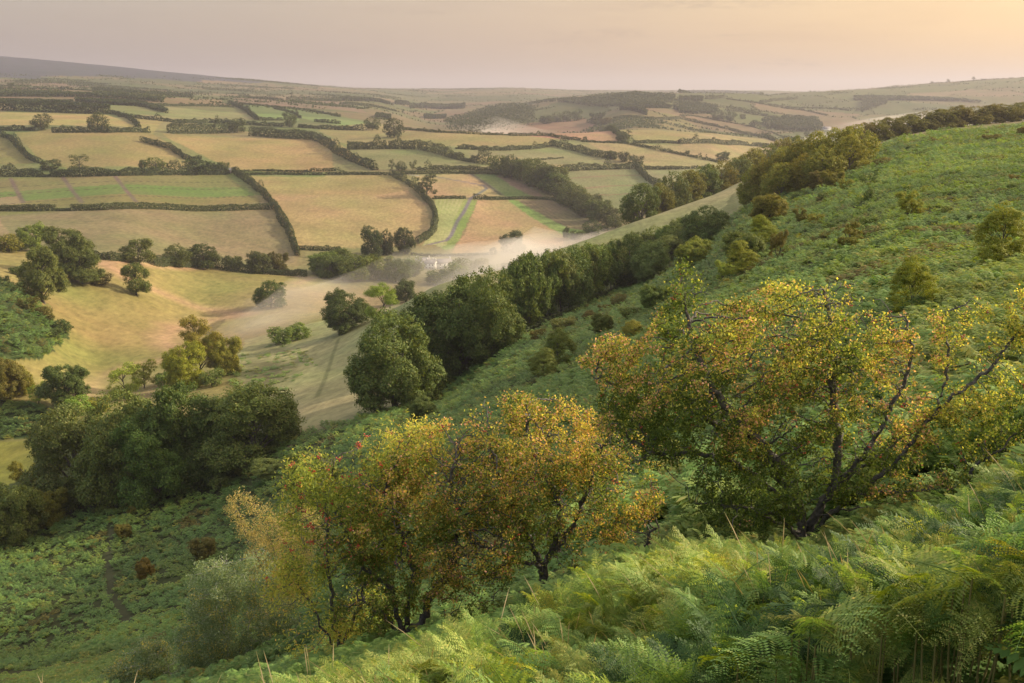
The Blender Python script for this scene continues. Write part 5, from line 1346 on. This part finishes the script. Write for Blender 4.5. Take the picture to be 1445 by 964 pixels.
hero('gnarled hawthorn with wide bare-ended boughs and pinkish haws, closest to the path', 'hawthorn_tree', (1130, 772),
     [[(1130,772,0),(1132,735,.05),(1120,690,.1),(1085,640,.0),(1030,580,-.1),(985,520,.0),(960,450,.1),(948,385,.15)],
      [(1136,772,.05),(1150,730,.1),(1170,690,.1),(1180,640,.2),(1170,570,.25),(1155,480,.2),(1150,420,.1)],
      [(1140,772,.02),(1165,720,-.05),(1195,690,-.1),(1240,640,-.2),(1290,560,-.25),(1340,510,-.3),(1390,440,-.35),(1440,395,-.4)],
      [(1185,690,-.05),(1240,672,-.35),(1310,655,-.6),(1380,640,-.75),(1415,655,-.8),(1445,625,-.85)],
      [(1125,760,-.05),(1095,720,-.3),(1050,690,-.5),(1000,680,-.6)],
      [(1122,700,0),(1060,640,.5),(980,600,.8),(900,580,.9),(840,540,.9)],
      [(1128,768,-.02),(1105,755,-.25),(1078,765,-.4)],
      [(1128,740,.05),(1090,695,.1),(1040,655,.15),(980,640,.2),(915,645,.3)],
      [(1126,748,.0),(1080,722,-.2),(1020,695,-.3),(965,690,-.3)],
      [(1158,705,.1),(1230,650,.2),(1300,600,.3),(1400,560,.4)],
      [(1148,725,0),(1220,702,-.2),(1300,700,-.4),(1350,712,-.5)],
      [(1170,690,.1),(1215,620,.0),(1240,560,.0),(1260,500,.0),(1250,440,.1)],
      [(1285,570,-.25),(1300,500,-.2),(1290,440,-.1),(1330,410,-.1)],
      [(1300,655,-.55),(1350,690,-.6),(1330,640,-.5),(1375,600,-.5)]],
     [(1000,530,130,110,.1,1.2,10),(1110,480,120,85,.2,1.1,8),(955,430,40,55,.1,.35,1.2),(950,385,22,28,.12,.2,.5),(1150,420,50,38,.1,.5,1.8),(920,600,80,75,.4,.9,5),(1180,570,110,100,.2,1.1,6),(860,520,45,45,.6,.5,1.2),(1080,640,140,55,.0,1.1,4),(1310,470,70,60,-.25,.4,.9),(1400,430,45,50,-.35,.3,.6),(1360,580,90,70,-.4,.5,1.6),(1330,660,110,55,-.6,.5,1.6),(1420,640,40,60,-.8,.4,.6),(1040,700,70,35,-.4,.6,.8),(1230,650,90,50,.1,.8,1.6),(1210,480,60,60,.3,.6,1.5)],
     7500, .07, 118000, .033, haw_pal, 21, berries=420, bsize=.009, bcl=4, rmax=.13, rt=.0046, spread=.08, wig=.30)
def haw2_pal(P, k, rad, R):
    n = len(P); f = fbm(P[:, 0] / .6 + 3, P[:, 2] / .5 + P[:, 1] / .6, 2, 81); h = np.clip((P[:, 2] - .4) / 2.6, 0, 1)
    a = np.clip(h * .75 + (f - .5) * 1.7 + .06, 0, 1)
    g = mixpal([G1, G2, (.14, .15, .04), B1], [4, 4, 3, 1])(n, R); w = mixpal([O1, Y2, Y1, P1, B1, G2, (.34, .24, .05), (.16, .17, .035)], [4, 3, 4, 3, 2, 2.5, 4, 2.5])(n, R)
    return np.where((R.random(n) < a)[:, None], w, g) * R.uniform(.75, 1.2, (n, 1))
hero('orange-turning hawthorn with twisted dark limbs, in the middle of the foreground', 'hawthorn_tree', (772, 845),
     [[(768,845,0),(765,810,.05),(755,770,.1),(730,720,.1),(705,670,.1),(690,610,.0)],
      [(770,845,.02),(768,800,0),(785,750,-.05),(790,710,0),(760,650,.1),(745,590,.1),(740,560,.1)],
      [(800,835,.1),(812,800,.05),(830,785,0),(870,770,-.1),(905,755,-.15),(912,735,-.15),(930,722,-.15)],
      [(785,770,.0),(810,730,.1),(830,680,.15),(850,620,.2),(880,580,.2)],
      [(760,790,-.1),(720,770,-.3),(690,745,-.4)]],
     [(770,640,125,85,.1,1.2,10),(860,690,75,70,.1,.9,5),(745,585,95,42,.1,.9,4),(690,690,75,75,.0,1.0,5),(875,620,50,50,.2,.7,2.5),(790,740,100,45,-.1,.9,3.5),(905,740,28,28,-.15,.3,.6),(700,770,50,35,-.4,.5,1.2)],
     5600, .085, 52000, .035, haw2_pal, 33, berries=120, bsize=.011, bcl=4, rmax=.11, rt=.0048, spread=.085, wig=.32)
hero('many-stemmed hawthorn with silvery dead limbs at its foot, nearest the rowan', 'hawthorn_tree', (568, 900),
     [[(566,900,0),(562,870,.02),(555,830,.05),(520,800,.1),(500,765,.1),(478,720,.2)],
      [(568,900,0),(575,860,0),(585,820,.05),(575,770,.1),(560,720,.1),(548,680,.1)],
      [(572,900,.02),(595,870,-.02),(610,835,0),(640,790,.05),(650,730,.1),(640,670,.1)],
      [(575,898,.0),(605,885,-.2),(640,870,-.35),(665,860,-.4)],
      [(564,892,-.05),(545,855,-.2),(520,830,-.25),(505,822,-.3)]],
     [(600,710,110,90,.1,1.1,9),(510,760,70,70,.15,.8,4),(680,750,70,70,.0,.9,5),(630,630,75,45,.2,.8,3.5),(560,800,90,40,.1,.8,3),(660,820,60,40,-.2,.6,2),(540,680,60,50,.1,.7,2),(530,850,65,36,.1,.7,2)],
     5000, .085, 41000, .035, haw2_pal, 47, berries=120, bsize=.011, bcl=4, rmax=.10, rt=.0048, spread=.085, wig=.34)
def row_pal(P, k, rad, R):
    n = len(P); f = fbm(P[:, 0] / .8, P[:, 2] / .7 + P[:, 1] / .8, 2, 91)
    g = mixpal([(.12, .15, .035), (.18, .20, .04), G2], [4, 4, 3])(n, R); w = mixpal([Y1, Y2, O1], [5, 4, 2])(n, R)
    return np.where((R.random(n) < np.clip((f - .32) * 2.0, .1, .9))[:, None], w, g) * R.uniform(.8, 1.2, (n, 1))
hero('rowan full of scarlet berries, behind the many-stemmed hawthorn', 'rowan_tree', (478, 925),
     [[(478,925,0),(476,880,0),(470,820,.05),(468,760,.1),(470,690,.1),(485,640,.1)],
      [(480,925,.02),(500,870,.1),(530,800,.2),(555,720,.25),(565,650,.25)],
      [(476,925,.0),(455,870,-.05),(435,820,-.1),(420,780,-.1)]],
     [(475,710,80,75,.1,1.0,8),(560,640,75,50,.3,.9,5),(430,800,45,70,-.05,.7,4),(530,720,80,80,.3,1.0,5),(455,650,45,35,.1,.6,2),(440,890,40,45,-.1,.5,2),(500,875,60,45,.3,.8,3),(600,605,40,25,.3,.5,1.5)],
     3000, .11, 30000, .055, row_pal, 59, berries=150, bsize=.012, bcl=9, rmax=.07, rt=.0035, spread=.17, aspect=.34, droop=.5)
def birch_pal(P, k, rad, R):
    n = len(P); f = fbm(P[:, 0] / 1.2, P[:, 2] / 1.0 + P[:, 1], 2, 101)
    g = mixpal([(.085, .12, .065), (.125, .16, .09), (.17, .20, .13)], [4, 4, 2])(n, R); w = mixpal([(.30, .24, .07), (.26, .24, .09)], [1, 1])(n, R)
    return np.where((R.random(n) < np.clip((f - .6) * 2, .02, .3))[:, None], w, g) * R.uniform(.8, 1.2, (n, 1))
def tan_pal(P, k, rad, R):
    n = len(P); return mixpal([(.30, .22, .09), (.24, .20, .09), (.20, .19, .08), (.34, .27, .13)], [3, 4, 4, 2])(n, R) * R.uniform(.8, 1.2, (n, 1))
KW = dict(cat='tree', bark=BARKB, rmax=.10, droop=.8)
hero('silver birch with fine drooping leaves below the rowan, showing a white stem', 'birch_tree', (325, 950),
     [[(325,950,0),(323,900,.05),(320,860,.1),(322,820,.1),(318,780,.1)],[(327,950,.1),(350,890,.3),(370,840,.5)]],
     [(320,850,55,85,.1,2.0,8),(290,900,40,60,.0,1.6,4),(375,850,45,90,.5,1.8,5),(340,930,70,40,.0,1.8,4),(318,795,28,28,.1,.9,2),(410,915,42,55,.4,1.8,5),(300,950,45,35,.0,1.8,4)], 3200, .21, 56000, .085, birch_pal, 71, rt=.005, spread=.30, ymin=14, ymax=70, **KW)
hero('low grey-green birch scrub in the bottom corner, overlapping the taller birch', 'birch_tree', (215, 975),
     [[(215,975,0),(213,945,.05),(210,915,.1)],[(220,975,.1),(240,940,.3)],[(210,975,.1),(185,945,.2)]],
     [(215,935,50,38,.1,1.6,8),(175,955,35,25,.0,1.2,4),(255,950,45,45,.2,1.6,5),(225,965,60,25,.0,1.6,4)], 1900, .21, 30000, .085, birch_pal, 73, rt=.005, spread=.30, ymin=14, ymax=90, **KW)
hero('tan-leaved sallow behind the rowan, dry and thin at the top', 'sallow_tree', (405, 880),
     [[(405,880,0),(402,830,.05),(395,780,.1),(385,740,.1)],[(408,880,.1),(425,820,.3),(435,760,.3)],[(402,875,0),(375,800,.2),(352,740,.2),(345,700,.2)]],
     [(395,780,45,55,.1,1.8,6),(430,740,40,45,.3,1.6,5),(375,730,35,35,.2,1.3,4),(350,700,22,22,.2,.8,1.5),(410,850,45,60,.1,1.8,5)], 2400, .23, 26000, .085, tan_pal, 79, rt=.005, spread=.30, ymin=22, ymax=100, **{**KW, 'bark': BARKT})
plant('bush', 443, 720, 640, 72, 'g', 'dense dark green bush behind the top of the rowan', HB, ymin=40, ymax=200, cat='bush', lod='near')
plant('bush', 390, 668, 652, 60, 'g', 'low green bush between the great beeches and the sallow', HB, ymin=60, ymax=300, cat='bush', lod='near')
# ------------------------------------------------------------------ whole fronds close by
def frond_blade(seed, n1=15, n2=14, len_=.62, wid=.30, curve=.35):
    """a bracken blade: leaflets on side ribs, tapering to a drooping tip; the stalk joins at the origin"""
    R = np.random.default_rng(seed); Vs = []
    bend = R.normal() * .10
    def rach(t): 
        return np.stack([len_ * t * (1 - .12 * curve * t), bend * t * t * len_, len_ * (.22 * t - curve * t * t)], -1)
    ts = 1 - (1 - np.linspace(0.02, .985, n1)) ** 1.15
    for i, t in enumerate(ts):
        p0 = rach(t); L0 = wid * (1 - t) ** .82 * (1 - .25 * np.exp(-t * 14)) + .012
        for s in (-1, 1):
            if R.random() < .06: continue
            L = L0 * R.uniform(.62, 1.12)
            sw = .30 + .35 * t; dirv = unit(np.array([sw + R.normal() * .14, s * 1.0, R.normal() * .22 - .08]))
            m = max(3, int(n2 * (L / wid) ** .7) + 1); q = (np.arange(m) + .6) / (m + .2)
            C = p0 + dirv * (L * q)[:, None]; C[:, 2] -= R.uniform(.05, .75) * L * q ** 2
            pl = (L * .25 * (1 - q) ** .75 + .007) * R.uniform(.85, 1.15); pw = L / m * .80
            perp = unit(np.cross(dirv, [0, 0, 1.0]))
            for s2 in (-1, 1):
                dv = unit(perp * s2 + dirv * .35)
                tip = C + dv * pl[:, None]; tip[:, 2] -= .15 * pl
                md = (C + tip) / 2
                V = np.stack([C, md + dirv * pw * .5, tip, md - dirv * pw * .5], 1).reshape(-1, 3)
                Vs.append(V)
    V = np.concatenate(Vs)
    return V, np.arange(len(V)).reshape(-1, 4), rach
def ribs(rach, n1=15, wid=.30):
    b = MB(); t = np.linspace(0, 1, 9); b.tube(rach(t), np.linspace(.0032, .0010, 9), 4)
    return b
BL = []; BLI = []; ST = []
for k in range(7):
    V, Fc, rc = frond_blade(900 + k, 16, 10, .29 + .05 * (k % 3), .125 + .025 * (k % 2), [.15, .35, .55, .25, .45, .65, .3][k])
    rb = ribs(rc); rv = np.concatenate(rb.v); rf = np.concatenate(rb.q)
    BLI.append(mesh_from('blade', np.concatenate([V, rv]), np.concatenate([Fc, rf + len(V)]), FR_I)); BL.append(mesh_from('blade', np.concatenate([V, rv]), np.concatenate([Fc, rf + len(V)]), FR_O))
b = MB(); t = np.linspace(0, 1, 6)[:, None]; b.tube(np.concatenate([-.10 * (1 - t) ** 2, 0 * t, t - 1.0], 1), np.linspace(.006, .0038, 6), 5); STM = b.build('stalk', STALK, smooth=True)
Pn, Rn = bracken_pts(3.0, 13, lambda y: .054 + .0042 * y, 17, np.array([(-9, 1.0), (-9, 13), (9.8, 13), (9.8, 1.0)]), -.75, .75)
fx, fy = proj(np.stack([Pn[:, 0], Pn[:, 1], hgt(Pn[:, 0], Pn[:, 1]) + .6], 1))
vis = (fx > -150) & (fx < 1600) & (fy < 1120) & (Pn[:, 0] ** 2 + Pn[:, 1] ** 2 > 4.1 ** 2) & (fern_room(Pn) > .30)
Pn = Pn[vis]; nf = len(Pn)
Zn = hgt(Pn[:, 0], Pn[:, 1]); room = fern_room(Pn, Zn); hh = np.minimum(room - .22, Rn.uniform(.40, .85, nf) * (.7 + .6 * fbm(Pn[:, 0] / 1.6, Pn[:, 1] / 1.6, 2, 44) + .5 * (fbm(Pn[:, 0] / .7, Pn[:, 1] / .8, 2, 49) - .5)))
yaw = Rn.uniform(0, 2 * pi, nf); k = Rn.random(nf) < .55; yaw[k] = Rn.normal(size=k.sum()) * .8 + 3.6       # most lean down the slope
pit = -Rn.uniform(-.35, 1.0, nf); rol = Rn.normal(size=nf) * .55; sc = Rn.uniform(.55, 1.35, nf)
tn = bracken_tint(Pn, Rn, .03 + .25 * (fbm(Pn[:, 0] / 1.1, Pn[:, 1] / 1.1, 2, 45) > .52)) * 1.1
pz = fbm(Pn[:, 0] / .8 + 3, Pn[:, 1] / .9, 2, 48); kz = (pz > .51) & (Rn.random(nf) < .7); tn[kz] = np.array([[2.5, 1.75, 1.6]]) * Rn.uniform(.7, 1.15, (kz.sum(), 1))  # cream patches: sun highlights put into the frond colour
kz = (pz < .40) & (Rn.random(nf) < .75); tn[kz] = np.array([[.55, .62, .75]]) * Rn.uniform(.7, 1.2, (kz.sum(), 1))  # cool dark patches: shadow contrast put into the frond colour
kz = Rn.random(nf) < .06; tn[kz] = np.array([[1.9, 1.45, .55]]) * Rn.uniform(.8, 1.2, (kz.sum(), 1))
idx = Rn.integers(0, len(BL), nf)
dist = np.sqrt(Pn[:, 0] ** 2 + Pn[:, 1] ** 2); order = np.argsort(dist / sc)
ffx, ffy = proj(np.stack([Pn[:, 0], Pn[:, 1], Zn + hh], 1))
inview = (ffx > 0) & (ffx < 1445) & (ffy < 985)
near_i = [i for i in order if inview[i]][:300]
others = np.setdiff1d(np.arange(nf), near_i)
P3 = np.stack([Pn[:, 0], Pn[:, 1], Zn + hh], 1); rot = np.stack([rol, pit, yaw], 1)
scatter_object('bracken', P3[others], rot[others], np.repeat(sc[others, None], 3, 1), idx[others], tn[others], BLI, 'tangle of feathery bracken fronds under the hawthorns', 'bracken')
for i in near_i:
    o = empty('bracken_frond', (Pn[i, 0], Pn[i, 1], Zn[i]))
    tag(o, 'feathery bracken frond in the thicket at the bottom edge, before the hawthorns', 'fern', 'bracken fronds at the bottom edge')
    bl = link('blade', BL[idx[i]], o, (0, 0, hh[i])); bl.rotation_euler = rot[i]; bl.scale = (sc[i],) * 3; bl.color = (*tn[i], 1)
    st = link('stalk', STM, o, (0, 0, hh[i])); st.rotation_euler = (0, 0, yaw[i]); st.scale = (1, 1, hh[i] + .05)
print('FRONDS', nf, len(near_i))
# dry seeding grass through the fronds
n = 5200; X = Rn.uniform(-.6, .75, n); Yg = np.exp(Rn.uniform(log(2.5), log(30), n)); X = X * Yg
kp = (fbm(X / 2.2, Yg / 2.2, 2, 66) > .50) & (fern_room(np.stack([X, Yg], 1)) > .7) & (X * X + Yg * Yg > 22); X, Yg = X[kp], Yg[kp]; n = len(X); Zg = hgt(X, Yg)
Vg = []; 
H = Rn.uniform(.6, 1.15, n); lean = Rn.normal(size=(n, 2)) * .22 + np.array([-.12, -.05]); wdt = .0006 + .00018 * Yg
for q0, q1, w0, w1 in ((0, .45, 1, .8), (.45, .78, .8, .6), (.78, .9, 1.3, 2.2), (.9, 1.0, 2.2, .3)):
    def pt(q): return np.stack([X + lean[:, 0] * H * q * q, Yg + lean[:, 1] * H * q * q, Zg + H * q * (1 - .15 * q)], 1)
    a, c = pt(q0), pt(q1); e = np.array([1.0, 0.2, 0])
    Vg.append(np.stack([a - e * (wdt * w0)[:, None], a + e * (wdt * w0)[:, None], c + e * (wdt * w1)[:, None], c - e * (wdt * w1)[:, None]], 1).reshape(-1, 3))
Vg = np.concatenate(Vg)
go = link('dry_grass', mesh_from('dry_grass', Vg, np.arange(len(Vg)).reshape(-1, 4), tinted_leaf('dry_grass', [(0, (.42, .32, .17)), (.6, (.55, .44, .26)), (1, (.30, .26, .10))], .3)))
tag(go, 'dry seeding grass standing through the bracken', 'grass', kind='stuff')
# ------------------------------------------------------------------ mist on the valley floors
def mist(pts, thick, dens, label, ymin, ymax, res=5.0, edge=95.0, seed=1, col=(.92, .88, .84)):
    W = trace('P', pts, ymin=ymin, ymax=ymax)[:, :2]; lo, hi = W.min(0) - res, W.max(0) + res
    nx = int((hi[0] - lo[0]) / res) + 1; ny = int((hi[1] - lo[1]) / res) + 1
    X, Y = np.meshgrid(np.linspace(lo[0], hi[0], nx), np.linspace(lo[1], hi[1], ny)); Q = np.stack([X.ravel(), Y.ravel()], 1)
    ins = inpoly(W, Q); d, _ = seg_dist(Q, np.concatenate([W, W[:1]])); d = np.where(ins, d, 0)
    t = np.clip(d / edge, 0, 1); t = t * t * (3 - 2 * t)
    th = thick * t * (.35 + 1.3 * fbm(Q[:, 0] / (edge * 1.3), Q[:, 1] / (edge * 1.3), 3, seed))
    g = hgt(Q[:, 0], Q[:, 1]); top = g + th - .4 * (th < .01); bot = g - 1.5
    v = np.concatenate([np.stack([Q[:, 0], Q[:, 1], top], 1), np.stack([Q[:, 0], Q[:, 1], bot], 1)]); n0 = len(Q)
    i = (np.arange(ny - 1)[:, None] * nx + np.arange(nx - 1)[None]).ravel()
    keep = (np.stack([th[i], th[i + 1], th[i + nx], th[i + nx + 1]]).max(0) > 0); i = i[keep]
    f = np.stack([i, i + 1, i + nx + 1, i + nx], 1)
    fs = [f, f[:, ::-1] + n0]
    # close the rim
    from collections import Counter
    ed = Counter()
    for q in f:
        for a, b_ in zip(q, np.roll(q, -1)): ed[(int(a), int(b_))] += 1
    rim = np.array([[b_, a, a + n0, b_ + n0] for (a, b_) in ed if (b_, a) not in ed])
    me = mesh_from('valley_mist', v, np.concatenate(fs + [rim]), vol_mat('mist', col, dens, .2), smooth=True)
    return tag(link('valley_mist', me), label, 'mist', kind='stuff')
mist([(270,470),(320,425),(400,410),(450,385),(520,372),(590,360),(680,352),(760,345),(830,325),(890,312),(905,330),(760,385),(640,412),(560,418),(520,440),(470,450),(420,466),(350,490)], 34, .0045, 'pale bank of mist filling the valley behind the grass spur', 450, 1050, seed=3)
mist([(600,192),(630,178),(700,172),(760,178),(800,186),(760,198),(660,200)], 34, .0009, 'far pool of mist below the conifer wood', 1700, 3300, res=20, edge=190, seed=5)
mist([(1090,196),(1130,180),(1200,165),(1300,160),(1445,165),(1500,180),(1500,200),(1300,205),(1150,205)], 44, .0009, 'broad pool of mist in the far valley beyond the spur', 1700, 3600, res=22, edge=260, seed=8)
mist([(225,505),(260,470),(300,450),(360,442),(420,420),(480,420),(470,452),(420,470),(360,490),(300,505)], 16, .0050, 'thin mist drifting over the straw floor at the mouth of the combe', 380, 760, seed=11, edge=110)
print('OBJS', len(bpy.data.objects))
